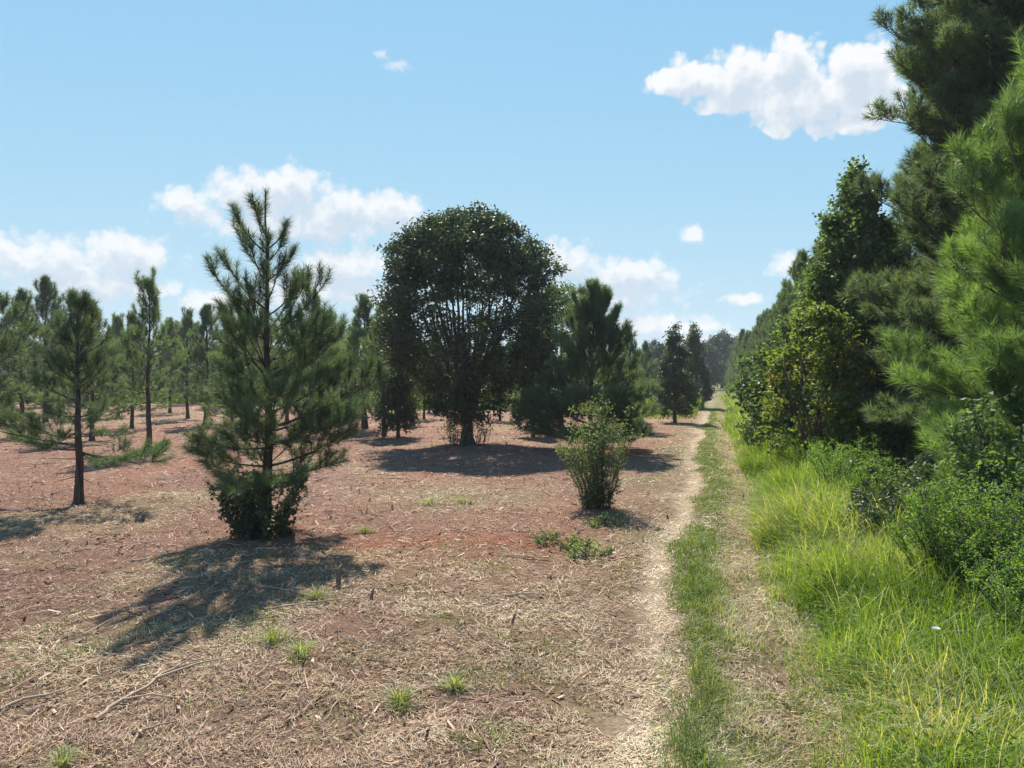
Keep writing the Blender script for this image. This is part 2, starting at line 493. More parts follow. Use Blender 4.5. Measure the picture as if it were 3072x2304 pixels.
def tube(mb, pts, r0, r1, n=5, v=.5, pw=1.0):
    pts = np.asarray(pts, float); k = len(pts)
    d = norm(np.gradient(pts, axis=0))
    ref = np.array([0, 0, 1.0]) if abs(d[0][2]) < .8 else np.array([1.0, 0, 0])
    u = norm(np.cross(d, ref)); w = np.cross(d, u)
    t = np.linspace(0, 1, k) ** pw
    r = r0 if r1 is None else r0 + (r1 - r0) * t
    an = np.arange(n) / n * 2 * np.pi
    ring = pts[:, None] + r[:, None, None] * (np.cos(an)[None, :, None] * u[:, None] + np.sin(an)[None, :, None] * w[:, None])
    i, j = np.meshgrid(np.arange(k - 1), np.arange(n), indexing='ij')
    a = i * n + j; b = i * n + (j + 1) % n; c = a + n; e = b + n
    T = np.concatenate([np.stack([a, b, e], -1).reshape(-1, 3), np.stack([a, e, c], -1).reshape(-1, 3)])
    mb.add(ring.reshape(-1, 3), T, v)


def needles(mb, rng, base, axis, length, dens, nl, nw, vlo=0.0, vhi=.95, spread=(28, 72), vshoot=None):
    """base, axis, length: arrays of shoots; needle triangles set round each shoot"""
    base, axis, length = np.asarray(base), norm(np.asarray(axis)), np.asarray(length)
    cnt = np.maximum((length * dens).astype(int), 6)
    idx = np.repeat(np.arange(len(base)), cnt); n = len(idx)
    t = rng.random(n) ** .8
    a = axis[idx]; p = base[idx] + a * (length[idx] * t)[:, None]
    q = norm(rng.normal(size=(n, 3))); per = norm(np.cross(a, q))
    th = np.radians(rng.uniform(spread[0], spread[1], n) * (1 - .45 * t ** 3))
    dirn = a * np.cos(th)[:, None] + per * np.sin(th)[:, None]
    dirn[:, 2] -= .12 * rng.random(n)
    L = nl * rng.uniform(.7, 1.15, n)
    side = norm(np.cross(dirn, norm(rng.normal(size=(n, 3))))) * (nw * .5)
    V = np.stack([p - side, p + side, p + dirn * L[:, None]], 1)
    T = np.arange(n * 3).reshape(-1, 3)
    if vshoot is None: vshoot = rng.uniform(vlo, vhi, len(base))
    v = np.clip(vshoot[idx] * .75 + rng.random(n) * .25, 0, 1)
    mb.add(V, T, np.repeat(v, 3))


def bend_path(rng, p0, az, el, L, curve, k=6, wob=.05):
    s = np.linspace(0, 1, k)
    e = el + curve * s; az_ = az + np.cumsum(rng.normal(0, wob, k))
    d = np.stack([np.cos(e) * np.cos(az_), np.cos(e) * np.sin(az_), np.sin(e)], -1)
    st = np.vstack([[0, 0, 0], np.cumsum(d[:-1] * L / (k - 1), 0)])
    return np.asarray(p0) + st, d


def pine(seed, H, R, z0, whorl=.42, el0=2, el1=58, nl=.17, nw=.006, dens=170, prof=None, trunk_r=None, nb=(4, 6),
         let=.17, bare=.3, bright=0.0, lean=0.0, side_bias=None, dead=4, curve=26, bare_top=0.0, third=True, tuft=.34, elp=1.0, cand=None):
    rng = np.random.default_rng(seed)
    tb, bb, nd = MB(), MB(), MB()
    prof = prof or (lambda t: (1 - t) ** .75 * (.55 + .45 * sstep(0, .25, t)) + .06)
    trunk_r = trunk_r or .012 * H + .03
    k = 14
    tz = np.linspace(-.15, H, k)
    wx = np.cumsum(rng.normal(0, .018 * H / 6, k)); wy = np.cumsum(rng.normal(0, .018 * H / 6, k))
    wx -= wx[0]; wy -= wy[0]
    wx = wx + lean * (np.maximum(tz, 0) / H) ** 1.2
    tp = np.stack([wx, wy, tz], -1)
    fz = np.array([-.15, .0, .12, .3]); keepz = tz > .45
    fl = np.stack([np.interp(fz, tz, wx), np.interp(fz, tz, wy), fz], -1)
    path = np.vstack([fl, tp[keepz]])
    rr = trunk_r * (1 - (np.maximum(path[:, 2], 0) / H) ** .9) + .012
    rr[:4] *= np.array([1.75, 1.45, 1.15, 1.03])
    tube(tb, path, rr, None, 8)
    at_z = lambda z: np.array([np.interp(z, tz, wx), np.interp(z, tz, wy), z])
    B, A, Ls, Vs = [], [], [], []

    def shoots(path, dirs, frm, tall):
        nonlocal tuft
        # needles only clothe the last stretch of a shoot, like a fox's brush
        kk = len(path); left = tuft * rng.uniform(.75, 1.3)
        if rng.random() < .025: tall = 1.0
        for i in range(kk - 2, -1, -1):
            if left <= .03: break
            seg = path[i + 1] - path[i]; n = np.linalg.norm(seg); u = min(n, left)
            B.append(path[i + 1] - seg * (u / n)); A.append(seg); Ls.append(u + (.04 if i == kk - 2 else 0)); Vs.append(tall)
            left -= u

    z = z0; wi = 0
    while z < (cand[1] if cand else H - .25):
        t = (z - z0) / (H - z0)
        n = rng.integers(nb[0], nb[1] + 1); a0 = rng.random() * 6.28
        for b in range(n):
            az = a0 + b * 6.283 / n + rng.normal(0, .22)
            L = R * prof(t) * rng.uniform(.6, 1.15)
            if side_bias is not None:
                L *= 1 + side_bias[1] * math.cos(az - side_bias[0])
            if L < .18: L = .18
            el = math.radians(el0 + (el1 - el0) * t ** elp + rng.normal(0, 8))
            p0 = at_z(z + rng.normal(0, .06))
            path, dirs = bend_path(rng, p0, az, el, L, math.radians(curve) * rng.uniform(.3, 1.2), 7, .07)
            tube(bb, path, .008 + .009 * L, .004, 4)
            val = np.clip(rng.uniform(.05, .8) + .2 * bright, 0, 1)
            bare_ = bare + bare_top * t
            shoots(path, dirs, max(bare_, .58 if L > 1.2 else .42), val)
            ns = max(2, int(L * (1 - bare_) / let))
            for q, s in enumerate(np.linspace(bare_, .93, ns)):
                i = min(int(s * 6), 5); f = s * 6 - i
                p = path[i] * (1 - f) + path[i + 1] * f
                sd = 1 if (q % 2) else -1
                l = (1 - s) * L * .62 + rng.uniform(.14, .30)
                l = min(l, 1.3)
                az2 = az + sd * rng.uniform(.5, 1.05); e2 = el + math.radians(curve) * s + rng.uniform(-.15, .45)
                kk = 4 if l < .5 else 5
                pp, dd = bend_path(rng, p, az2, e2, l, math.radians(rng.uniform(8, 35)), kk, .08)
                tube(bb, pp, .006, .003, 3)
                v2 = np.clip(val + rng.normal(0, .16), 0, 1)
                shoots(pp, dd, .25 if l > .45 else .15, v2)
                if l > .42 and third:
                    for s3 in np.linspace(.35, .85, max(2, int(l / .2))):
                        i3 = min(int(s3 * (kk - 1)), kk - 2)
                        l3 = rng.uniform(.14, .30)
                        az3 = az2 + rng.choice([-1, 1]) * rng.uniform(.5, 1.0)
                        p3, d3 = bend_path(rng, pp[i3], az3, e2 + rng.uniform(-.1, .6), l3, .3, 3, .05)
                        tube(bb, p3, .004, .003, 3)
                        shoots(p3, d3, 0.0, np.clip(v2 + rng.normal(0, .1), 0, 1))
        z += whorl * rng.uniform(.75, 1.25) * (1.0 if t < .75 else .8)
        wi += 1
    # long upswept leaders of an open top
    if cand:
        for b in range(cand[0]):
            f = (b + rng.random()) / cand[0]
            az = b * 2.4 + rng.normal(0, .3); zz = cand[1] - .2 + (cand[2] - cand[1]) * f
            L = (cand[3] + (cand[4] - cand[3]) * (1 - f)) * rng.uniform(.8, 1.1)
            if side_bias is not None: L *= 1 - .25 * math.cos(az)
            path, dirs = bend_path(rng, at_z(zz), az, math.radians(rng.uniform(30, 48)), L, math.radians(rng.uniform(32, 46)), 8, .05)
            tube(bb, path, .010 + .008 * L, .006, 4)
            keep_t = tuft; tuft = .48 * L
            shoots(path, dirs, 0, rng.uniform(.0, .5))
            for i in (3, 4, 5, 5, 6):
                l = rng.uniform(.25, .5) * L * .6
                pp, dd = bend_path(rng, path[i], az + rng.choice([-1, 1]) * rng.uniform(.4, 1.2), math.radians(rng.uniform(35, 60)), l, .5, 5, .05)
                tube(bb, pp, .007, .004, 3)
                tuft = .7 * l + .08
                shoots(pp, dd, 0, rng.uniform(.0, .5))
            tuft = keep_t
            tube(bb, [path[-1], path[-1] + dirs[-1] * .10], .009, .005, 4)
        tube(bb, [at_z(H - .05), at_z(H) + np.array([0, 0, .14])], .010, .006, 4)
    # leader
    p, d = at_z(H - .45), None
    B.append(p); A.append(np.array([.02, .01, 1.0])); Ls.append(.5); Vs.append(.4)
    for _ in range(dead):                         # dead snags below the crown
        az = rng.random() * 6.28; zz = rng.uniform(.25 * z0 + .2, z0 + .3)
        path, _d = bend_path(rng, at_z(zz), az, rng.uniform(-.3, .2), rng.uniform(.3, .9), rng.uniform(-.3, .4), 5, .2)
        tube(bb, path, .012, .003, 4)
    needles(nd, rng, np.array(B), np.array(A), np.array(Ls), dens, nl, nw, vshoot=np.array(Vs))
    return tb, bb, nd


def leaf_quads(mb, rng, pos, size, droop=.3, aspect=.5, v=None, fold=.18, flat=0.0):
    n = len(pos); pos = np.asarray(pos)
    d = rng.normal(size=(n, 3)); d[:, 2] = d[:, 2] * .6 - droop; d = norm(d)
    up = rng.normal(size=(n, 3)); up[:, 2] += flat; s = norm(np.cross(d, norm(up)))
    nn = np.cross(s, d)
    L = (size * rng.uniform(.6, 1.2, n))[:, None]
    w = L * aspect * .5
    m = pos + d * L * .45 + nn * L * fold * .0
    V = np.stack([pos, m - s * w + nn * L * fold, pos + d * L, m + s * w + nn * L * fold], 1).reshape(-1, 3)
    b = np.arange(n)[:, None] * 4
    T = np.concatenate([b + np.array([[0, 1, 2]]), b + np.array([[0, 2, 3]])], 1).reshape(-1, 3)
    if v is None: v = rng.random(n)
    mb.add(V, T, np.repeat(v, 4))


def bez(p0, p1, p2, p3, k):
    t = np.linspace(0, 1, k)[:, None]
    return (1 - t) ** 3 * p0 + 3 * (1 - t) ** 2 * t * p1 + 3 * (1 - t) * t ** 2 * p2 + t ** 3 * p3


def broadleaf(seed, H, env, zc0, n_limb, n_sub, n_clump, per, leaf, trunk_r, z_split, clump_r=.32, shell=.55, aspect=.5,
              droop=.35, keep=None, bright_p=.05, limb_top=.85, branch_droop=0.0, vertical=0.5, lump=1.0, rough=.18, hole=-.25):
    """env(t) -> crown radius at height fraction t of the crown (0 bottom, 1 top)"""
    rng = np.random.default_rng(seed)
    tb, bb, lf = MB(), MB(), MB()
    k = 6
    tp = np.stack([np.cumsum(rng.normal(0, .03, k)), np.cumsum(rng.normal(0, .03, k)), np.linspace(-.15, z_split, k)], -1)
    tube(tb, tp, trunk_r * (.85 + .75 * np.linspace(1, 0, k) ** 2), None, 9)

    kv = rng.normal(size=(7, 3)) * (2.2 / lump); ph = rng.random(7) * 6.283

    def holes(p):
        return float(np.sin(kv @ p + ph).sum() / 2.0)

    def sample(n, sh, tpow=1.0, hole=None):
        out = []
        while len(out) < n:
            t = rng.random() ** tpow; r = env(t)
            if rng.random() > (r / rmax) + .12: continue
            a = rng.random() * 6.283; q = r * (sh + (1 - sh) * rng.random()) ** .6
            q *= 1 + rough * (math.sin(3 * a + seed) * .5 + .6 * math.sin(5 * a + 7 * t + seed) + .6 * math.sin(4 * a - 13 * t + 2 * seed))
            q *= rng.uniform(.92, 1.1)
            p = np.array([q * math.cos(a), q * math.sin(a), zc0 + t * (H - zc0) + rng.normal(0, .12)])
            if keep is not None and rng.random() > keep(p): continue
            if hole is not None and holes(p) < hole: continue
            out.append(p)
        return np.array(out)

    rmax = max(env(t) for t in np.linspace(0, 1, 30))
    sk = []
    lim = []
    for i in range(n_limb):
        a = i * 6.283 / n_limb + rng.normal(0, .25); t = rng.uniform(.45, limb_top)
        r = env(t) * rng.uniform(.25, .75)
        end = np.array([r * math.cos(a), r * math.sin(a), zc0 + t * (H - zc0)])
        st = tp[rng.integers(2, k)] * 1.0
        path = bez(st, st + (end - st) * .12 + (0, 0, (end - st)[2] * .3 * vertical), end - np.array([0, 0, (end - st)[2] * .4]) * vertical, end, 12)
        path[1:-1] += rng.normal(0, .05, (10, 3))
        tube(bb, path, trunk_r * rng.uniform(.32, .55), .02, 6)
        sk.append(path); lim.append(path)
    skp = np.concatenate(sk)

    def attach(p, pts, up=.25):
        d = pts - p
        cost = np.linalg.norm(d * np.array([1, 1, .7]), axis=1) + 2.5 * np.maximum(d[:, 2] + up, 0)
        return pts[int(np.argmin(cost))]

    sub = []
    for p in sample(n_sub, shell * .7):
        s0 = attach(p, skp, .5)
        L = np.linalg.norm(p - s0)
        path = bez(s0, s0 + (p - s0) * .3 + (0, 0, .15 * L), p - (p - s0) * .25 + (0, 0, .12 * L), p, 7)
        path[1:-1] += rng.normal(0, .02 + .01 * L, (5, 3))
        tube(bb, path, .012 + .006 * L, .008, 5)
        sub.append(path)
    skp2 = np.concatenate([skp] + sub)
    cl = sample(n_clump, shell, 1.0, hole)
    pos, val = [], []
    for p in cl:
        s0 = attach(p, skp2, .12)
        L = np.linalg.norm(p - s0)
        path = bez(s0, s0 + (p - s0) * .35 + (0, 0, .1 * L), p - (p - s0) * .2 + (0, 0, .1 * L), p + (0, 0, -branch_droop * L), 5)
        tube(bb, path, .009, .004, 3)
        n = int(per * rng.uniform(.5, 1.4))
        tt = rng.random(n) ** .5
        ii = np.minimum((tt * 4).astype(int), 3)
        onp = path[ii] * (1 - (tt * 4 - ii))[:, None] + path[ii + 1] * (tt * 4 - ii)[:, None]
        far = np.linalg.norm(onp - p, axis=1) > clump_r * 2.2
        onp[far] = p
        pos.append(onp + rng.normal(0, clump_r * .6, (n, 3)) * np.array([1, 1, .7]))
        b = rng.uniform(.0, .75) + (.3 if rng.random() < bright_p else 0)
        val.append(np.clip(b + rng.normal(0, .15, n), 0, 1))
    pos = np.concatenate(pos); val = np.concatenate(val)
    leaf_quads(lf, rng, pos, leaf, droop, aspect, val)
    return tb, bb, lf


def shrub(seed, H, R, n_stem, n_twig, per, leaf, aspect=.45, up=.35, low=.2, droop=-.2, stem_r=.012, spread=.35, flare=1.0):
    """many stemmed bush"""
    rng = np.random.default_rng(seed)
    st, lf = MB(), MB()
    pos, val = [], []
    for i in range(n_stem):
        a = rng.random() * 6.283; r = R * math.sqrt(rng.random()) ; h = H * rng.uniform(.6, 1.0) * (1 - .3 * (r / R) ** 2)
        b = np.array([spread * r * math.cos(a), spread * r * math.sin(a), -.08])
        e = np.array([r * flare * math.cos(a), r * flare * math.sin(a), h])
        path = bez(b, b + (0, 0, h * .4), e - np.array([.2 * r * math.cos(a), .2 * r * math.sin(a), h * .25]), e, 8)
        path[1:] += rng.normal(0, .02, (7, 3))
        tube(st, path, stem_r * rng.uniform(.7, 1.3), .003, 4)
        bs = rng.uniform(0, .55)
        for q in range(n_twig):
            s = low + (1 - low) * rng.random() ** 1.15; ii = min(int(s * 7), 6); p = path[ii] + (path[ii + 1] - path[ii]) * (s * 7 - ii)
            az = rng.random() * 6.283
            tw, _ = bend_path(rng, p, az, rng.uniform(.1, 1.0), rng.uniform(.12, .34) * (H / 2) ** .4, .4, 4, .1)
            tube(st, tw, .004, .002, 3)
            n = max(3, int(per * rng.uniform(.6, 1.4)))
            t = rng.random(n) * 3; jj = np.minimum(t.astype(int), 2)
            pos.append(tw[jj] + (tw[jj + 1] - tw[jj]) * (t - jj)[:, None] + rng.normal(0, leaf * .35, (n, 3)))
            val.append(np.clip(bs + .35 * s + rng.normal(0, .12, n), 0, 1))
    pos = np.concatenate(pos); val = np.concatenate(val)
    pos[:, 2] = np.maximum(pos[:, 2], .03)
    leaf_quads(lf, rng, pos, leaf, droop, aspect, val, .12)
    return st, lf


def blades(mb, rng, x, y, h, w, lean, v, az=None, z=None, curl=2.0):
    n = len(x)
    if z is None: z = hgt(x, y) - .02
    if az is None: az = rng.random(n) * 6.283
    base = np.stack([x, y, z], -1)
    o = np.stack([np.cos(az), np.sin(az), 0 * az], -1)
    sa = az + 1.57 + rng.normal(0, .5, n)
    sd = np.stack([np.cos(sa), np.sin(sa), 0 * sa], -1) * (w * .5)[:, None]
    lv = [0, .4, .75, 1.0]; wd = [.8, 1.0, .65, 0]
    rows = []
    for t, k in zip(lv, wd):
        c = base + o * (lean * h * t ** curl)[:, None]
        c[:, 2] += h * (t - .42 * np.minimum(lean, 1.6) * t ** 2.6)
        if k: rows += [c - sd * k, c + sd * k]
        else: rows += [c]
    V = np.stack(rows, 1).reshape(-1, 3)
    b = np.arange(n)[:, None] * 7
    tr = np.array([0, 1, 3, 0, 3, 2, 2, 3, 5, 2, 5, 4, 4, 5, 6])[None]
    mb.add(V, (b + tr).reshape(-1, 3), np.repeat(v, 7))


# ------------------------------------------------------------------ placing plants
PROTO = {}


def tree(name, label, cat, parts, loc, rz=0.0, sc=1.0, group=None, tilt=(0, 0)):
    """an Empty at the foot of the plant that parents its parts; parts = [(name, mesh)]"""
    e = empty(name, (loc[0], loc[1], loc[2]), rz, sc, tilt)
    tag(e, label, cat, group)
    for nm, me in parts:
        p = obj(nm, me, e)
        if nm != 'trunk': p['kind'] = 'stuff'
    return e


def pine_parts(key, needle='needle', **kw):
    tb, bb, nd = pine(**kw)
    return [('trunk', tb.mesh(key + '_trunk', M['bark'], True)), ('branches', bb.mesh(key + '_branches', M['bark'])),
            ('crown', nd.mesh(key + '_crown', M[needle]))]


def broad_parts(key, leafmat, bark='bark_grey', **kw):
    tb, bb, lf = broadleaf(**kw)
    return [('trunk', tb.mesh(key + '_trunk', M[bark], True)), ('branches', bb.mesh(key + '_branches', M[bark], True)),
            ('crown', lf.mesh(key + '_crown', M[leafmat]))]


def shrub_parts(key, leafmat, bark='bark_grey', **kw):
    st, lf = shrub(**kw)
    return [('stems', st.mesh(key + '_stems', M[bark])), ('foliage', lf.mesh(key + '_foliage', M[leafmat]))]


# --- the pine in front, open topped, with a leafy bush round its foot
x, y, z = P(264, 539)
tree('pine_tree', 'tall open-topped young pine in the left foreground with a leafy bush at its foot', 'pine tree',
     pine_parts('front_pine', seed=12, H=6.55, R=1.95, z0=1.0, whorl=.33, el0=-6, el1=66, nl=.21, nw=.0078, dens=330, cand=(16, 4.0, 6.0, .7, 1.6),
                prof=lambda t: .72 + .30 * math.exp(-((t - .2) / .2) ** 2) if t < .66 else max(.72 - 1.9 * (t - .66), .16), elp=.72, trunk_r=.105, nb=(5, 6), let=.16,
                bare=.26, bare_top=.40, curve=22, dead=6, side_bias=(0.0, .2), tuft=.30), (x, y, z), .0)
tree('shrub', 'dark round-leaved bush wrapped round the foot of the front pine', 'shrub',
     shrub_parts('foot_bush', 'leaf_dark', seed=5, H=1.35, R=1.0, n_stem=56, n_twig=12, per=11, leaf=.08, aspect=.7, low=.03, flare=1.0, spread=.5),
     (x + .08, y - .15, z))


# --- the big spreading broadleaf tree
def keep_big(p):
    t = p[2] / 12.0
    side = sstep(.45, .75, abs(p[0]) / 4.3)
    return float(max(sstep(.58, .76, t), side * .72, .28 + .10 * (t < .40)))


def env_big(t):
    return 4.4 * (.30 + .70 * sstep(-.05, .42, t)) * (max(1 - max(t - .42, 0) ** 2.3 / .58 ** 2.3, 0)) ** .5


x, y, z = P(468, 444)
tree('broadleaf_tree', 'large dome-crowned dark broadleaf tree with many upright limbs in mid field', 'tree',
     broad_parts('dome_tree', 'leaf_dark', seed=9, H=11.7, env=env_big, zc0=1.2, n_limb=32, n_sub=260, n_clump=2400, per=30, leaf=.22,
                 trunk_r=.30, z_split=1.1, clump_r=.30, shell=.38, aspect=.42, droop=.55, keep=keep_big, bright_p=.03, vertical=.75, rough=.15,
                 hole=.08, lump=.6),
     (x, y, z))
tree('shrub', 'brown leaved suckers round the foot of the dome-crowned tree', 'shrub',
     shrub_parts('suckers', 'leaf_yellow', seed=7, H=1.7, R=1.6, n_stem=40, n_twig=5, per=6, leaf=.10, aspect=.6, low=.2, flare=1.0, spread=.7, stem_r=.016),
     (x, y - .3, z))

# --- young plantation pines: shared meshes, each placed as in the field
YP = [pine_parts('young_pine_a', needle='needle_mid', seed=21, H=7.0, R=2.2, z0=1.1, whorl=.40, dens=190, nw=.017, nl=.26, el0=0, el1=64, let=.17, third=False),
      pine_parts('young_pine_b', needle='needle_mid', seed=22, H=7.0, R=2.0, z0=1.5, whorl=.42, dens=190, nw=.017, nl=.26, el0=8, el1=68, let=.17, third=False,
                 prof=lambda t: .5 + .5 * math.exp(-((t - .3) / .35) ** 2) if t < .8 else .4, bare_top=.2),
      pine_parts('young_pine_c', needle='needle_mid', seed=23, H=7.0, R=1.4, z0=2.0, whorl=.40, dens=190, nw=.017, nl=.25, el0=12, el1=58, let=.18, third=False,
                 prof=lambda t: .7 + .3 * math.sin(6 * t) if t < .8 else .5, bare=.4),
      pine_parts('young_pine_d', needle='needle_mid', seed=24, H=7.0, R=2.35, z0=1.15, whorl=.40, dens=190, nw=.017, nl=.27, el0=-5, el1=66, let=.17, third=False)]

x, y, z = P(79, 506)
tree('pine_tree', 'short flat-crowned pine with bare lower trunk nearest the left edge', 'pine tree',
     pine_parts('left_pine', seed=42, H=5.0, R=2.3, z0=1.35, whorl=.36, el0=-8, el1=66, nl=.23, nw=.009, dens=260,
                prof=lambda t: 1.0 if t < .1 else max(.62 - .42 * t, .2), trunk_r=.10, curve=30, dead=9, let=.18, bare=.3, tuft=.34), (x, y, z), 1.2)

# (pixel of the foot, distance, height, variant, turn, label)
field = [
    (45, 54, 10.8, 0, .3, 'tall pine with a long spire behind the flat-crowned left pine'),
    (92, 38, 7.2, 3, 1.9, 'pine just behind the flat-crowned left pine, trunk showing to its right'),
    (-26, 27, 7.6, 1, 2.5, 'pine cut off by the left edge, only branch tips in view'),
    (149, 31, 7.4, 2, .9, 'slim tufted pine standing clear, left of the front pine'),
    (170, 73, 9.4, 3, 2.2, 'far pine right of the slim tufted pine'),
    (9, 79, 10.4, 3, .2, 'far pine at the left edge beyond the nearer ones'),
    (246, 43, 7.2, 3, 4.0, 'pine hidden behind the lower left of the front pine'),
    (205, 52, 8.6, 0, 5.1, 'pine seen between the slim tufted pine and the front pine'),
    (312, 44, 8.4, 1, .6, 'pine with open top just right of the front pine'),
    (287, 58, 8.6, 3, 3.3, 'pine behind the front pine at its right shoulder'),
    (366, 48, 8.8, 0, 1.4, 'narrow dark pine left of the dome-crowned tree'),
    (398, 64, 7.0, 3, 2.9, 'bushy pine behind the left skirt of the dome-crowned tree'),
    (411, 52, 5.2, 2, .4, 'small thin pine beneath the left skirt of the dome-crowned tree'),
    (437, 72, 7.0, 1, 1.0, 'far pine seen under the dome-crowned tree, left of its trunk'),
    (519, 50, 5.6, 2, 5.6, 'small pine under the right skirt of the dome-crowned tree'),
    (497, 80, 7.0, 0, 3.7, 'far pine seen under the dome-crowned tree, right of its trunk'),
    (338, 70, 8.6, 3, 2.1, 'far pine between the open-topped pine and the narrow dark pine'),
    (118, 62, 8.4, 1, 3.1, 'mid-distance pine left of the slim tufted pine'),
    (70, 88, 10.0, 3, 4.4, 'far pine between the spired pine and the mid-distance pine'),
    (228, 84, 9.4, 0, 1.1, 'far pine showing through the left boughs of the front pine'),
    (22, 41, 8.2, 3, 5.0, 'broad pine at the left edge just behind the flat-crowned left pine'),
    (58, 66, 9.6, 1, 3.9, 'far pine in the gap left of the spired pine'),
    (132, 48, 7.6, 3, 2.4, 'bushy pine behind the left side of the slim tufted pine'),
    (188, 61, 8.8, 1, .1, 'mid-distance pine right of the slim tufted pine'),
    (232, 36, 6.0, 3, 1.6, 'low bushy pine tucked behind the left boughs of the front pine'),
    (330, 55, 8.4, 3, 4.8, 'bushy pine right of the front pine, behind the open-topped pine'),
    (352, 62, 7.6, 1, 5.5, 'pale pine between the front pine and the narrow dark pine'),
    (384, 42, 7.6, 3, .8, 'low pine touching the left side of the dome-crowned tree'),
    (424, 60, 6.2, 3, 2.6, 'bushy pine seen under the left half of the dome-crowned tree'),
    (455, 66, 6.0, 3, 3.4, 'bushy pine right behind the trunk of the dome-crowned tree'),
    (500, 58, 6.0, 3, 4.2, 'bushy pine seen under the right half of the dome-crowned tree'),
    (540, 46, 6.0, 3, 5.3, 'dark pine between the dome-crowned tree and the bushy pine'),
    (618, 58, 6.8, 3, 1.2, 'pine behind the right side of the bushy dark pine'),
    (645, 84, 7.6, 3, 2.7, 'far pine left of the upright tree at the end of the clearing'),
    (628, 46, 6.2, 1, 2.0, 'sparse pine showing past the right side of the bushy dark pine'),
]
for px, d, h, k, rz, lab in field:
    tree('pine_tree', lab, 'pine tree', YP[k], at(px, d), rz, h / 7.0, 'young pines spread over the cleared field')

# bushy pine to the right of the dome tree
tree('pine_tree', 'full bushy dark pine with low skirts right of the dome-crowned tree', 'pine tree',
     pine_parts('bushy_pine', needle='needle_sheen', seed=31, H=6.8, R=3.0, z0=.5, whorl=.36, el0=2, el1=68, nl=.26, nw=.014, dens=190, nb=(5, 7),
                prof=lambda t: (1 - t) ** .55 * .9 + .16, curve=30, let=.17, elp=.85, bare_top=.12, tuft=.42), at(590, 31.5), .7)

# broadleaf trees
tree('broadleaf_tree', 'tall cone-shaped dark broadleaf tree beside the giant pine on the right', 'tree',
     broad_parts('cone_tree', 'leaf_gum', seed=8, H=11.0, env=lambda t: 4.0 * (1 - t) ** .92 * (.75 + .25 * sstep(0, .2, t)) + .05 + .25 * abs(math.sin(9 * t)) * (1 - t), zc0=.6,
                 n_limb=14, n_sub=170, n_clump=1800, per=32, leaf=.18, trunk_r=.16, z_split=3.0, clump_r=.25, shell=.4, aspect=.75,
                 droop=.3, limb_top=.97, vertical=.8, rough=.26, hole=-.2, lump=.7), at(858, 26), .5)
tree('broadleaf_tree', 'yellowing broadleaf sapling with dry leaf clusters in front of the cone-shaped tree', 'tree',
     broad_parts('yellow_tree', 'leaf_yellow', seed=18, H=5.5, env=lambda t: 1.6 * math.sin(math.pi * (.2 + .76 * t)) ** .6, zc0=.3,
                 n_limb=9, n_sub=70, n_clump=300, per=34, leaf=.17, trunk_r=.07, z_split=.7, clump_r=.26, shell=.3, aspect=.75,
                 droop=.45, bright_p=.2, rough=.25, hole=0.0, lump=.6), at(816, 22.5), 1.0)
mid_env = lambda t: 1.75 * (1 - t) ** .65 * (.75 + .25 * sstep(0, .2, t)) + .06
MIDT = broad_parts('mid_tree', 'leaf_dark', seed=28, H=7.6, env=mid_env, zc0=.7, n_limb=9, n_sub=60, n_clump=430, per=32, leaf=.20, trunk_r=.12, z_split=1.6,
                   clump_r=.28, shell=.35, aspect=.55, limb_top=.99, vertical=.8, rough=.28, hole=.05, lump=.6)
tree('broadleaf_tree', 'upright dark leafy tree left of the track at the end of the clearing', 'tree', MIDT, at(675, 56), .2)
tree('broadleaf_tree', 'second upright tree close behind the one at the end of the clearing', 'tree', MIDT, at(694, 82), 2.1, 1.25)
tree('broadleaf_tree', 'low dark leafy tree crowding the left skirt of the dome-crowned tree', 'tree', MIDT, at(398, 40), 4.0, .72)
tree('broadleaf_tree', 'low dark leafy tree crowding the right skirt of the dome-crowned tree', 'tree', MIDT, at(533, 41), 1.0, .75)
tree('broadleaf_tree', 'round-topped tree behind the right shoulder of the dome-crowned tree', 'tree',
     broad_parts('round_tree', 'leaf_gum', seed=38, H=10.3, env=lambda t: 2.9 * math.sin(math.pi * (.2 + .8 * t)) ** .6 + .1, zc0=1.6, n_limb=10, n_sub=60,
                 n_clump=520, per=30, leaf=.23, trunk_r=.18, z_split=2, clump_r=.36, shell=.5, aspect=.6, hole=-.15), at(560, 50), 0)
tree('broadleaf_tree', 'yellow-green vine-hung sapling beside the narrow dark pine', 'tree',
     broad_parts('vine_tree', 'leaf_yellow', seed=39, H=6.6, env=lambda t: 1.0 * math.sin(math.pi * (.2 + .8 * t)) ** .6 + .05, zc0=2.4, n_limb=5, n_sub=20,
                 n_clump=120, per=26, leaf=.18, trunk_r=.07, z_split=2, clump_r=.26, shell=.4, aspect=.7), at(362, 47), 0)

# small olive bush by the track
x, y, z = P(597, 510)
tree('shrub', 'upright olive-green bush standing alone beside the left rut of the track', 'shrub',
     shrub_parts('olive_bush', 'leaf_privet', seed=4, H=2.85, R=1.0, n_stem=46, n_twig=20, per=9, leaf=.075, aspect=.5, low=.04,
                 spread=.36, stem_r=.010), (x, y, z))

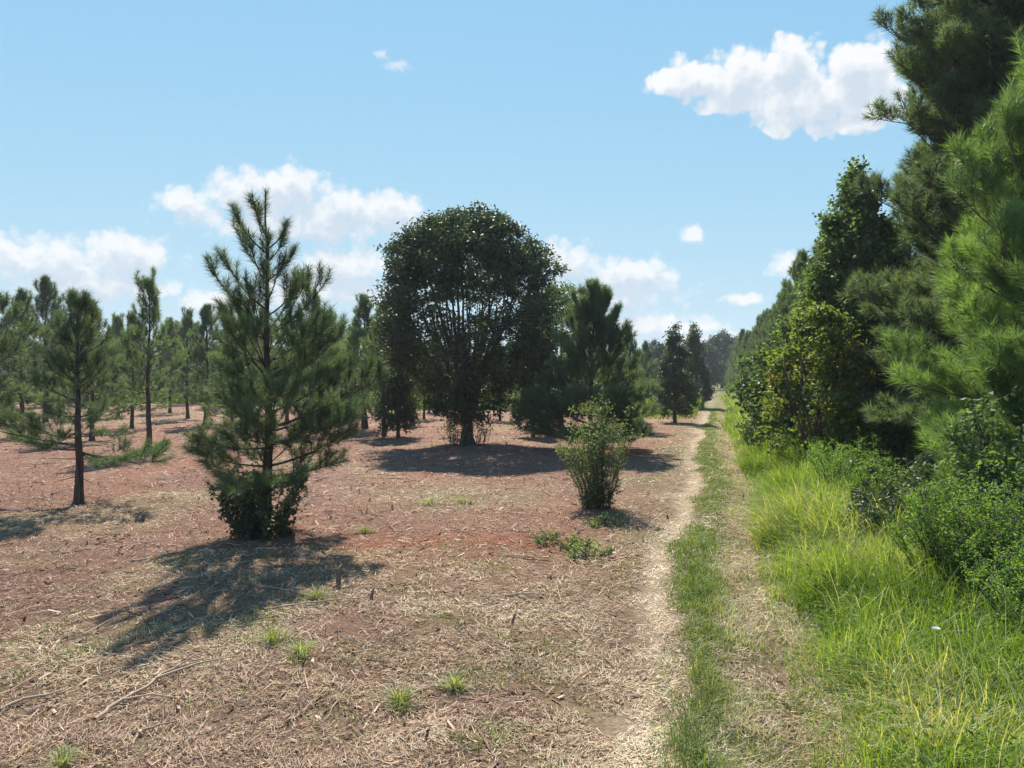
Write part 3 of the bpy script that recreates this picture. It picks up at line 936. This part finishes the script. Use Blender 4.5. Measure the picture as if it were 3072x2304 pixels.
# --- right hand wall of pines
rx = lambda d, s: float(road_x(d)) + s / .96
tree('pine_tree', 'bright green near pine with long soft needles at the right edge', 'pine tree',
     pine_parts('near_pine', needle='needle_bright', seed=51, H=8.8, R=3.5, z0=.8, whorl=.46, el0=0, el1=62, nl=.27, nw=.0105, dens=210, nb=(5, 7), tuft=.32,
                prof=lambda t: (1 - t) ** .6 * .95 + .08, curve=40, let=.17, bare=.28, trunk_r=.19, side_bias=(3.3, .1)),
     (9.7, 12.4, float(hgt(9.7, 12.4))), .0)
tallp = pine_parts('tall_pine', needle='needle_mid', seed=61, H=19.5, R=4.1, z0=2.2, whorl=.50, el0=2, el1=46, nl=.30, nw=.019, dens=125, nb=(6, 7), tuft=.38,
                   prof=lambda t: (.30 + .70 * (1 - t) ** .5) if t < .93 else .2, curve=30, let=.19, bare=.3, trunk_r=.26)
tree('pine_tree', 'giant dark pine rising out of the top of the picture on the right', 'pine tree', tallp,
     (13.6, 20.0, float(hgt(13.6, 20))), 1.1)
tree('pine_tree', 'second giant pine cut by the right edge behind the near bright pine', 'pine tree', tallp,
     (15.0, 17.0, float(hgt(15.0, 17.0))), 3.0, .92)
tree('pine_tree', 'third giant pine closing the gap behind the other two at the right edge', 'pine tree', tallp,
     (16.6, 23.5, float(hgt(16.6, 23.5))), 4.6, .97)
rowp = [pine_parts('row_pine_a', needle='needle_mid', seed=71, H=10, R=2.7, z0=.6, whorl=.55, dens=130, nw=.026, nl=.30, el0=0, el1=62, nb=(5, 6), let=.22, third=False,
                   prof=lambda t: (1 - t) ** .6 + .08),
        pine_parts('row_pine_b', needle='needle_mid', seed=72, H=10, R=2.5, z0=.8, whorl=.55, dens=130, nw=.026, nl=.30, el0=5, el1=64, nb=(5, 6), let=.22, third=False,
                   prof=lambda t: (1 - t) ** .5 + .08)]
rng = np.random.default_rng(5)
ordn = ['first', 'second', 'third', 'fourth', 'fifth', 'sixth']
d = 30.0; q = 0
while d < 330:
    s = 5.3 + rng.normal(0, .35)
    h = rng.uniform(.92, 1.1) * (8.8 + .011 * d)
    X = rx(d, s)
    tree('pine_tree', ordn[q] + ' dark pine of the wall along the track, counted from the cone-shaped tree' if q < 6 else
         'dark pine in the receding wall of pines along the right side of the track', 'pine tree', rowp[q % 2],
         (X, d, float(hgt(X, d))), rng.random() * 6.28, h / 10, 'pines in the wall along the track')
    X2 = rx(d + 1.5, s + 3.4)
    if d < 75:
        tree('pine_tree', 'taller pine behind the front row of the wall along the track', 'pine tree', rowp[(q + 1) % 2],
             (X2, d + 1.5, float(hgt(X2, d + 1.5))), rng.random() * 6.28, h / 10 * 1.12, 'pines behind the front row of the wall')
    d += 2.9 + d * .022; q += 1

# --- shrubs on the right verge
FB = [shrub_parts('fine_bush_a', 'leaf_bush', seed=81, H=1.7, R=1.0, n_stem=70, n_twig=16, per=14, leaf=.05, aspect=.35, low=.10, spread=.45),
      shrub_parts('fine_bush_b', 'leaf_bush', seed=82, H=1.9, R=.85, n_stem=60, n_twig=16, per=14, leaf=.05, aspect=.35, low=.10, spread=.4)]
BR = shrub_parts('bramble', 'leaf_bramble', seed=83, H=1.5, R=1.1, n_stem=50, n_twig=10, per=9, leaf=.10, aspect=.75, low=.1, spread=.6, droop=.1)
verge = [
    (955, 10.0, 1.0, 0, .3, 'fine-leaved green bush in front of the near bright pine'),
    (1008, 9.4, 1.05, 1, 2.0, 'fine-leaved bright bush at the right edge below the near pine'),
    (1045, 8.0, .85, 0, 4.0, 'fine-leaved bush cut by the right edge, nearest the camera'),
    (900, 12.4, .85, 2, 1.0, 'dark glossy bramble at the edge of the tall grass'),
    (925, 14.0, 1.15, 2, 3.0, 'taller glossy bramble under the boughs of the near pine'),
    (850, 16.5, 1.05, 1, 1.0, 'rounded green bush between the bramble and the yellowing sapling'),
    (872, 14.8, .9, 0, 2.6, 'low twiggy bush beside the dark bramble'),
    (832, 19.0, .95, 0, .6, 'small round bush in front of the yellowing sapling'),
    (795, 24.5, .9, 1, 5.0, 'small round bush left of the yellowing sapling'),
    (768, 34.0, 1.4, 2, 2.2, 'dark bramble at the foot of the wall of pines'),
]
for px, dd, sc, k, rz, lab in verge:
    tree('shrub', lab, 'shrub', (FB + [BR])[k], at(px, dd), rz, sc)
tree('broadleaf_tree', 'low green sapling among the bushes at the right edge', 'tree',
     broad_parts('edge_sapling', 'leaf_gum', seed=91, H=3.0, env=lambda t: 1.1 * math.sin(math.pi * (.2 + .75 * t)) ** .6 + .05, zc0=.4, n_limb=6, n_sub=30,
                 n_clump=150, per=26, leaf=.11, trunk_r=.04, z_split=.5, clump_r=.2, shell=.4, aspect=.7), at(1020, 11.0), 0)

# --- far belt of young pines behind the field, and the woods beyond
rng = np.random.default_rng(15)
for i in range(64):
    dd = rng.uniform(90, 135); px = rng.uniform(-60, 640)
    h = rng.uniform(6.5, 12.0) * (1.0 if px < 420 else .8)
    tree('pine_tree', 'far pine in the belt beyond the cleared field', 'pine tree', YP[rng.integers(0, 4)], at(px, dd),
         rng.random() * 6.28, h / 7, 'pines in the far belt')
far_round = broad_parts('far_tree', 'far', seed=95, H=14, env=lambda t: 5.2 * math.sin(math.pi * (.18 + .82 * t)) ** .6 + .2, zc0=1.0, n_limb=8, n_sub=40,
                        n_clump=480, per=26, leaf=.55, trunk_r=.3, z_split=3, clump_r=.8, shell=.4, aspect=.7, lump=3, hole=-.15)
for px, dd, sc, lab in [(722, 215, 1.2, 'pale rounded tree at the far end of the track'), (704, 190, .9, 'dark rounded tree left of the far end of the track'),
                        (737, 260, 1.25, 'rounded far tree right of the end of the track against the pine wall'),
                        (655, 170, .85, 'low rounded tree beyond the pale weeds left of the track')]:
    tree('broadleaf_tree', lab, 'tree', far_round, at(px, dd), px, sc)


def far_woods():
    rng = np.random.default_rng(3)
    mb = MB()
    n = 420
    x0 = rng.uniform(-420, 330, n); y0 = rng.uniform(330, 470, n)
    h = rng.uniform(12, 20, n)
    for i in range(n):
        m = 90
        t = rng.random(m); r = 5.5 * np.sin(np.pi * (.15 + .85 * t)) ** .6 * rng.uniform(.6, 1, m); a = rng.random(m) * 6.28
        p = np.stack([x0[i] + r * np.cos(a), y0[i] + r * np.sin(a), 4 + t * (h[i] - 1)], -1)
        leaf_quads(mb, rng, p, 2.3, .2, .8, np.clip(rng.uniform(0, .8) + rng.normal(0, .15, m), 0, 1))
    o = obj('far_woods', mb.mesh('far_woods', M['far']))
    tag(o, 'distant dark woods along the horizon', 'woods', kind='stuff')


far_woods()


# ------------------------------------------------------------------ ground cover
def scatter(rng, n, y0, y1, pw, xmin=-.80, xmax=.80, pad=1.5):
    """points in the field, thinning with distance"""
    u = rng.random(n)
    y = (y0 ** (1 - pw) + u * (y1 ** (1 - pw) - y0 ** (1 - pw))) ** (1 / (1 - pw))
    x = (xmin + rng.random(n) * (xmax - xmin)) * (y + pad)
    return x, y


def tall_grass():
    rng = np.random.default_rng(101)
    mb = MB()
    for (n, d0, d1, wid, hm) in ((64000, 3.6, 12, .0095, .70), (44000, 12, 30, .015, .92), (16000, 30, 120, .035, .9)):
        u = rng.random(n); y = d0 * (d1 / d0) ** u
        s = .8 + 4.8 * rng.random(n) ** 1.2
        x = road_x(y) + s / .96
        dens = fbm(x, y, 1.1, 61)
        edge = sstep(.75, 1.9, s + (fbm(x, y, 1.5, 62) - .5) * 1.8)
        ok = (rng.random(n) < (.25 + .75 * edge) * sstep(.22, .45, dens + .25 * edge)) & (x < .78 * (y + 2)) & (s < 3.3 + 1.4 * fbm(x, y, 3, 63))
        x, y, edge = x[ok], y[ok], edge[ok]; m = len(x)
        h = hm * rng.uniform(.5, 1.3, m) * (.22 + .78 * edge) * (.4 + 1.2 * fbm(x, y, 1.6, 64))
        h *= .62 + .38 * sstep(6, 11, y)
        lean = rng.uniform(.15, 1.25, m)
        az = np.where(rng.random(m) < .45, 3.5 + 3.0 * (fbm(x, y, 1.2, 66) - .5) + rng.normal(0, .5, m), rng.random(m) * 6.283)
        patch = fbm(x, y, 1.4, 65, 3)
        v = np.clip((patch - .5) * 1.6 + .46 + rng.normal(0, .22, m) + .06 * (y > 11), 0, 1)
        blades(mb, rng, x, y, h, wid * rng.uniform(.6, 1.3, m), lean, v, az)
    # pale seed stalks that stand over the grass
    n = 9000                                    # broad weed leaves among the blades
    y = 4.2 * (26 / 4.2) ** rng.random(n); s = rng.uniform(1.3, 4.2, n); x = road_x(y) + s / .96
    ok = fbm(x, y, .9, 67) > .52
    x, y = x[ok], y[ok]; m = len(x)
    leaf_quads(mb, rng, np.stack([x, y, hgt(x, y) + rng.uniform(.05, .5, m) * (.5 + fbm(x, y, 1.6, 64))], -1), .075 * (.6 + y / 18), .1, .4, np.clip(rng.normal(.25, .2, m), 0, 1))
    n = 1100
    y = 4.5 * (28 / 4.5) ** rng.random(n); s = rng.uniform(1.4, 3.8, n); x = road_x(y) + s / .96
    h = rng.uniform(.6, 1.15, n)
    blades(mb, rng, x, y, h, .006 * (.5 + y / 12), rng.uniform(.2, .9, n), rng.uniform(.94, 1.0, n))
    o = obj('tall_grass', mb.mesh('tall_grass', M['grass']))
    tag(o, 'tall arching lime green grass along the right side of the track', 'grass', kind='stuff')


tall_grass()


def track_grass():
    rng = np.random.default_rng(102)
    mb = MB()
    n = 95000; u = rng.random(n); y = 4 * (80 / 4) ** (u ** 1.05)
    s = rng.uniform(-.85, 1.5, n); x = road_x(y) + s / .96
    w = s + (fbm(x, y, 2.2, 11) - .5) * .9 + (fbm(x, y, .9, 21) - .5) * .4
    strip = sstep(-.65, -.35, w) * (1 - sstep(.15, .5, w))
    rgt = .42 + .3 * (1 - sstep(6, 11, y)) + .4 * sstep(.6, 1.4, s)
    ok = rng.random(n) < np.maximum(strip, rgt * (s > 0)) * sstep(.25, .48, fbm(x, y, .8, 72))
    x, y, s = x[ok], y[ok], s[ok]; m = len(x)
    lush = .7 * np.exp(-((s + .15) / .35) ** 2) * sstep(.42, .62, fbm(x, y, 1.6, 70)) * (1 - sstep(9, 16, y)) + np.exp(-(((y - 7.2) / 1.0) ** 2 + ((s + .25) / .35) ** 2)) + .6 * np.exp(-(((y - 5.0) / .8) ** 2 + ((s + .1) / .3) ** 2))
    h = (.05 + .12 * fbm(x, y, .8, 73) + .22 * lush) * rng.uniform(.5, 1.3, m)
    pale = np.maximum(bump(s, .40, .28) * sstep(.40, .56, fbm(x, y, 1.6, 74)), .5 * sstep(.5, .8, s) * (1 - sstep(1.0, 1.4, s)))
    v = np.clip(.45 - .10 * lush + .7 * pale + (fbm(x, y, .6, 75) - .5) * .8 + rng.normal(0, .2, m), 0, 1)
    blades(mb, rng, x, y, h, .0055 * (.7 + y / 13), rng.uniform(.1, 1.1, m), v)
    o = obj('track_grass', mb.mesh('track_grass', M['grass_mid']))
    tag(o, 'short green grass strip growing between the two ruts', 'grass', kind='stuff')


track_grass()


def dry_litter():
    rng = np.random.default_rng(103)
    # loose straw lying about, in swaths
    mb = MB()
    n = 330000
    x, y = scatter(rng, n, 4.2, 75, 1.62)
    s = road_s(x, y); mk = masks(x, y)
    ok = (s < 1.3) & (rng.random(n) < (.45 + .6 * np.maximum(mk['dry'], mk['sand']) - .3 * mk['red']) * sstep(.25, .55, fbm(x, y, .5, 77))) & (y < clear_edge(x))
    x, y = x[ok], y[ok]; m = len(x); mk = masks(x, y)
    L = (rng.uniform(.03, .13, m) + .15 * rng.random(m) ** 8) * (.7 + y / 24); w = rng.uniform(.004, .010, m) * (.55 + y / 13)
    az = 6.283 * fbm(x, y, .8, 78, 2) * 2 + rng.normal(0, .8, m); tl = rng.normal(.10, .22, m)
    p = np.stack([x, y, hgt(x, y) + rng.uniform(.004, .035, m)], -1)
    d = np.stack([np.cos(az) * np.cos(tl), np.sin(az) * np.cos(tl), np.sin(tl)], -1)
    sd = norm(np.cross(d, norm(np.stack([rng.normal(0, .4, m), rng.normal(0, .4, m), np.ones(m)], -1)))) * (w * .5)[:, None]
    V = np.stack([p - sd, p + sd, p + d * L[:, None]], 1)
    v = np.clip(.29 + .36 * mk['dry'] + .40 * mk['sand'] + (fbm(x, y, 1.2, 79) - .5) * .7 + rng.normal(0, .2, m), 0, 1)
    mb.add(V, np.arange(m * 3).reshape(-1, 3), np.repeat(v, 3))
    # cut dry stubble standing up
    n = 30000
    x, y = scatter(rng, n, 4.2, 40, 1.5)
    s = road_s(x, y); mk = masks(x, y)
    ok = (s < 1.1) & (rng.random(n) < .10 + .8 * mk['dry'] * sstep(.4, .6, fbm(x, y, .6, 76))) & (np.abs(s + .78) > .25)
    x, y = x[ok], y[ok]; m = len(x)
    blades(mb, rng, x, y, rng.uniform(.03, .14, m), .005 * (.6 + y / 12), rng.uniform(.1, 1.3, m), np.clip(rng.normal(.5, .25, m), 0, 1))
    o = obj('dry_straw', mb.mesh('dry_straw', M['straw']))
    tag(o, 'loose pale straw and cut stubble littering the cleared field', 'straw', kind='stuff')
    # wood chips, bark and dead leaves
    mb = MB()
    n = 90000
    x, y = scatter(rng, n, 4.2, 80, 1.25)
    s = road_s(x, y); mk = masks(x, y)
    ok = (s < .9) & (rng.random(n) < 1.0 - .75 * np.maximum(mk['sand'], mk['green']) - .45 * mk['dry']) & (y < clear_edge(x))
    x, y = x[ok], y[ok]; m = len(x)
    p = np.stack([x, y, hgt(x, y) + rng.uniform(0, .03, m)], -1)
    az = rng.random(m) * 6.283; tl = rng.normal(0, .3, m)
    d = np.stack([np.cos(az) * np.cos(tl), np.sin(az) * np.cos(tl), np.sin(tl)], -1)
    sd = norm(np.cross(d, norm(np.stack([rng.normal(0, .35, m), rng.normal(0, .35, m), np.ones(m)], -1))))
    L = (rng.uniform(.012, .042, m) + .14 * rng.random(m) ** 12) * (.7 + y / 16); w = np.minimum(L * rng.uniform(.12, .45, m), .03 * (.7 + y / 16))
    a, b = d * (L * .5)[:, None], sd * (w * .5)[:, None]
    V = np.stack([p - a - b * .4, p + a * .8 - b, p + a + b * .5, p - a * .7 + b], 1).reshape(-1, 3)
    q = np.arange(m)[:, None] * 4
    T = np.concatenate([q + np.array([[0, 1, 2]]), q + np.array([[0, 2, 3]])], 1).reshape(-1, 3)
    mb.add(V, T, np.repeat(np.clip(rng.normal(.44, .28, m), 0, 1), 4))
    n = 1400
    x, y = scatter(rng, n, 4.4, 50, 1.3)
    ok = (road_s(x, y) < -1.0)
    x, y = x[ok], y[ok]
    for i in range(len(x)):
        L = rng.uniform(.12, .5) + .5 * rng.random() ** 6; a = rng.random() * 6.283; tt = np.linspace(-.5, .5, 4)
        bx = x[i] + tt * L * math.cos(a) + rng.normal(0, .02, 4); by = y[i] + tt * L * math.sin(a) + rng.normal(0, .02, 4)
        r = rng.uniform(.003, .009) * (.7 + y[i] / 20)
        tube(mb, np.stack([bx, by, hgt(bx, by) + r + rng.uniform(.0, .03)], -1), r, r * .5, 4, float(np.clip(rng.normal(.6, .3), 0, 1)))
    n = 2600
    x, y = scatter(rng, n, 4.4, 30, 1.3)
    ok = (road_s(x, y) < -1.1)
    x, y = x[ok], y[ok]; m = len(x)
    blades(mb, rng, x, y, rng.uniform(.04, .16, m), .007 * (.6 + y / 14), rng.uniform(.0, .35, m), rng.uniform(0, .35, m))
    o = obj('wood_chips', mb.mesh('wood_chips', M['chip']))
    tag(o, 'brown wood chips and dead leaves strewn over the red field', 'wood chips', kind='stuff')


dry_litter()


def sprouts():
    """scattered green regrowth in the mown field"""
    rng = np.random.default_rng(104)
    mb = MB()
    n = 120000
    x, y = scatter(rng, n, 4.2, 45, 1.5)
    s = road_s(x, y); mk = masks(x, y)
    pat = fbm(x, y, .6, 81, 3) * .6 + fbm(x, y, 2.5, 82, 3) * .4
    zone = np.clip(.16 + mk['dry'] + .6 * bump(s, -1.6, .7), 0, 1)
    ok = (s < 1.0) & (rng.random(n) < sstep(.46, .62, pat) * zone) & (np.abs(s + .78) > .28)
    x, y, pat = x[ok], y[ok], pat[ok]; m = len(x)
    blades(mb, rng, x, y, rng.uniform(.03, .10, m) * (.6 + 5 * np.maximum(pat - .5, 0)), .006 * (.6 + y / 12), rng.uniform(.2, 1.3, m), np.clip(rng.normal(.45, .28, m), 0, 1))
    o = obj('green_sprouts', mb.mesh('green_sprouts', M['grass_mid']))
    tag(o, 'sparse green regrowth among the straw of the foreground', 'grass', kind='stuff')


sprouts()


def far_weeds():
    rng = np.random.default_rng(105)
    mb = MB()
    n = 14000
    x = rng.uniform(-120, 26, n); y = clear_edge(x) + rng.random(n) ** 1.5 * 26
    s = road_s(x, y)
    ok = s < -1.6
    x, y = x[ok], y[ok]; m = len(x)
    blades(mb, rng, x, y, rng.uniform(1.1, 2.2, m) * (.5 + fbm(x, y, 6, 91)), np.full(m, .16), rng.uniform(.1, .7, m), np.clip(fbm(x, y, 5, 92) + rng.normal(0, .2, m), 0, 1))
    # left verge of the far track
    n = 5000
    y = rng.uniform(62, 160, n); x = road_x(y) - rng.uniform(1.7, 7, n)
    blades(mb, rng, x, y, rng.uniform(.3, .9, n), np.full(n, .08), rng.uniform(.1, .7, n), rng.uniform(.2, .9, n))
    o = obj('pale_weeds', mb.mesh('pale_weeds', M['weed']))
    tag(o, 'pale lime weeds growing beyond the edge of the cleared field', 'weeds', kind='stuff')


far_weeds()

# grass tufts one can pick out
tufts = [
    (272, 648, .34, .26, 'largest olive grass tuft at the lower end of the front pine shadow'),
    (300, 660, .24, .20, 'smaller grass tuft right of the large one at the shadow end'),
    (365, 538, .24, .16, 'dark green grass tuft right of the bush at the front pine'),
    (400, 702, .28, .18, 'low grass tuft in the middle of the bottom foreground'),
    (430, 508, .34, .45, 'tan dry grass tuft on the pale patch in mid field'),
    (462, 506, .30, .35, 'second tan grass tuft on the pale patch, further right'),
    (316, 604, .26, .18, 'small tuft beside the broken stub right of the front pine shadow'),
    (62, 765, .20, .18, 'green grass tuft at the bottom left corner'),
    (455, 688, .22, .15, 'dark small tuft right of the low foreground tuft'),
]
rng = np.random.default_rng(6)
for px, py, h, r, lab in tufts:
    X, Y, Z = P(px, py)
    mb = MB(); n = 320; r *= 1.25
    a = rng.random(n) * 6.283; q = r * rng.random(n) ** .8 * (.6 + .5 * np.sin(2 * a + px))
    bx, by = q * np.cos(a), q * np.sin(a)
    blades(mb, rng, bx, by, h * .85 * rng.uniform(.2, 1.25, n) * (1.15 - .75 * q / r), np.full(n, .006), rng.uniform(.2, 1.3, n),
           np.clip(rng.normal(.85 if 'tan' in lab else .72, .25, n), 0, 1), az=a + rng.normal(0, .8, n), z=np.full(n, -.02))
    o = obj('grass_tuft', mb.mesh('grass_tuft', M['grass_mid']), loc=(X, Y, Z))
    tag(o, lab, 'grass tuft', 'grass tufts in the mown field')

# fallen branches and sticks
sticks = [
    (95, 722, 200, 668, .022, 'pale forked fallen branch lying in the lower left foreground', True),
    (0, 712, 68, 690, .018, 'brown stick at the left edge of the foreground', False),
    (265, 617, 372, 602, .014, 'long thin stick beside the right end of the front pine shadow', False),
    (505, 598, 545, 596, .020, 'short dark curved stick in the middle of the field', False),
    (140, 737, 186, 722, .012, 'thin red-brown stick right of the pale forked branch', False),
    (560, 606, 566, 570, .010, 'thin pale stalk lying in the middle of the field', False),
    (218, 543, 262, 536, .014, 'broken stick left of the bush at the front pine', False),
]
for x0, y0, x1, y1, r, lab, fork in sticks:
    a, b = np.array(P(x0, y0)), np.array(P(x1, y1))
    k = 12
    t = np.linspace(0, 1, k)[:, None]
    path = a + (b - a) * t
    path[1:-1] += np.cumsum(rng.normal(0, .02, (k - 2, 3)), 0) * np.array([1, 1, 0])
    path[:, 2] = hgt(path[:, 0], path[:, 1]) + r * .7 + .012 + .03 * np.sin(3.1 * t[:, 0])
    path -= a
    mb = MB()
    tube(mb, path, r, r * .35, 7, .75)
    if fork:
        for i0, dv, rr in ((7, (.62, .42, .06), .7), (3, (.5, -.02, .03), .5), (9, (.25, .22, .1), .4)):
            f0 = path[i0]; f1 = f0 + np.array(dv)
            tube(mb, [f0, (f0 + f1) / 2 + (0, .05, .02), f1], r * rr, r * .2, 6, .85)
    o = obj('fallen_branch' if fork else 'stick', mb.mesh('stick', M['stick'], True), loc=tuple(a))
    tag(o, lab, 'branch' if fork else 'stick', 'sticks on the cleared ground')

# low weeds and broken stubs
WD = shrub_parts('low_weed', 'leaf_privet', seed=87, H=.22, R=.5, n_stem=20, n_twig=4, per=6, leaf=.06, aspect=.6, low=.1, spread=.7, stem_r=.004)
for px, py, sc, rz, lab in [(556, 546, 1.0, .2, 'pale green weeds on the open ground left of the olive bush shadow'),
                            (582, 556, 1.2, 2.2, 'low leafy weeds in front of the olive bush, nearest the camera'),
                            (604, 527, 1.0, 4.1, 'low weeds growing against the front of the olive bush')]:
    tree('weed_clump', lab, 'weeds', WD, P(px, py), rz, sc)
for px, py, h, r, lab in [(338, 590, .26, .035, 'dark broken stub right of the front pine shadow'),
                          (371, 604, .16, .02, 'small broken stub at the end of the long thin stick'),
                          (512, 628, .14, .018, 'thin snapped stem in the middle of the foreground'),
                          (142, 523, .16, .05, 'low dark stump left of the front pine')]:
    X, Y, Z = P(px, py)
    mb = MB()
    tube(mb, [(0, 0, -.06), (.01, 0, h * .35), (.03, .01, h * .8), (.045, .02, h)], np.array([r * 1.4, r, r * .8, r * .15]), None, 7, .15)
    o = obj('stump', mb.mesh('stump', M['stick'], True), loc=(X, Y, Z))
    tag(o, lab, 'stump', 'broken stubs in the field')

# one pale blue wild flower over the grass
X, Y = at(936, 7.0)[:2]
Z = CAM_H - (629 - 384) / F * 7.0
root = empty('wild_flower', (X, Y, float(hgt(X, Y))))
tag(root, 'single pale blue wild flower in the tall grass on the right', 'flower')
mb = MB(); hz = Z - float(hgt(X, Y))
tube(mb, [(0, 0, -.05), (.02, .01, hz * .5), (0, 0, hz)], .004, .003, 5, .2)
obj('stem', mb.mesh('flower_stem', M['grass'], True), root)
for i in range(11):
    mb = MB(); a = i / 11 * 6.283
    c, s_ = math.cos(a), math.sin(a)
    mb.add([(.004 * c, .004 * s_, hz), (.03 * c - .009 * s_, .03 * s_ + .009 * c, hz + .012), (.042 * c, .042 * s_, hz + .012), (.03 * c + .009 * s_, .03 * s_ - .009 * c, hz + .012)],
           [(0, 1, 2), (0, 2, 3)], .5)
    obj('petal', mb.mesh('petal', M['petal']), root)


# ------------------------------------------------------------------ summer haze
def haze():
    x0, x1, y0, y1, z0, z1 = -1340, 1340, -130, 1560, -1.6, 24.0
    me = bpy.data.meshes.new('haze')
    v = [(x, y, z) for z in (z0, z1) for y in (y0, y1) for x in (x0, x1)]
    me.from_pydata(v, [], [(0, 2, 3, 1), (4, 5, 7, 6), (0, 1, 5, 4), (2, 6, 7, 3), (0, 4, 6, 2), (1, 3, 7, 5)])
    m, N, L = new_mat('haze')
    p = N.new('ShaderNodeVolumePrincipled')
    p.inputs['Color'].default_value = (.86, .92, 1.0, 1)
    p.inputs['Density'].default_value = HAZE
    p.inputs['Anisotropy'].default_value = .2
    o = N.new('ShaderNodeOutputMaterial'); L.new(p.outputs[0], o.inputs['Volume'])
    me.materials.append(m)
    ob = obj('haze', me)
    tag(ob, 'thin summer haze over the whole field', 'haze', kind='stuff')


HAZE = 0.00032
if HAZE: haze()
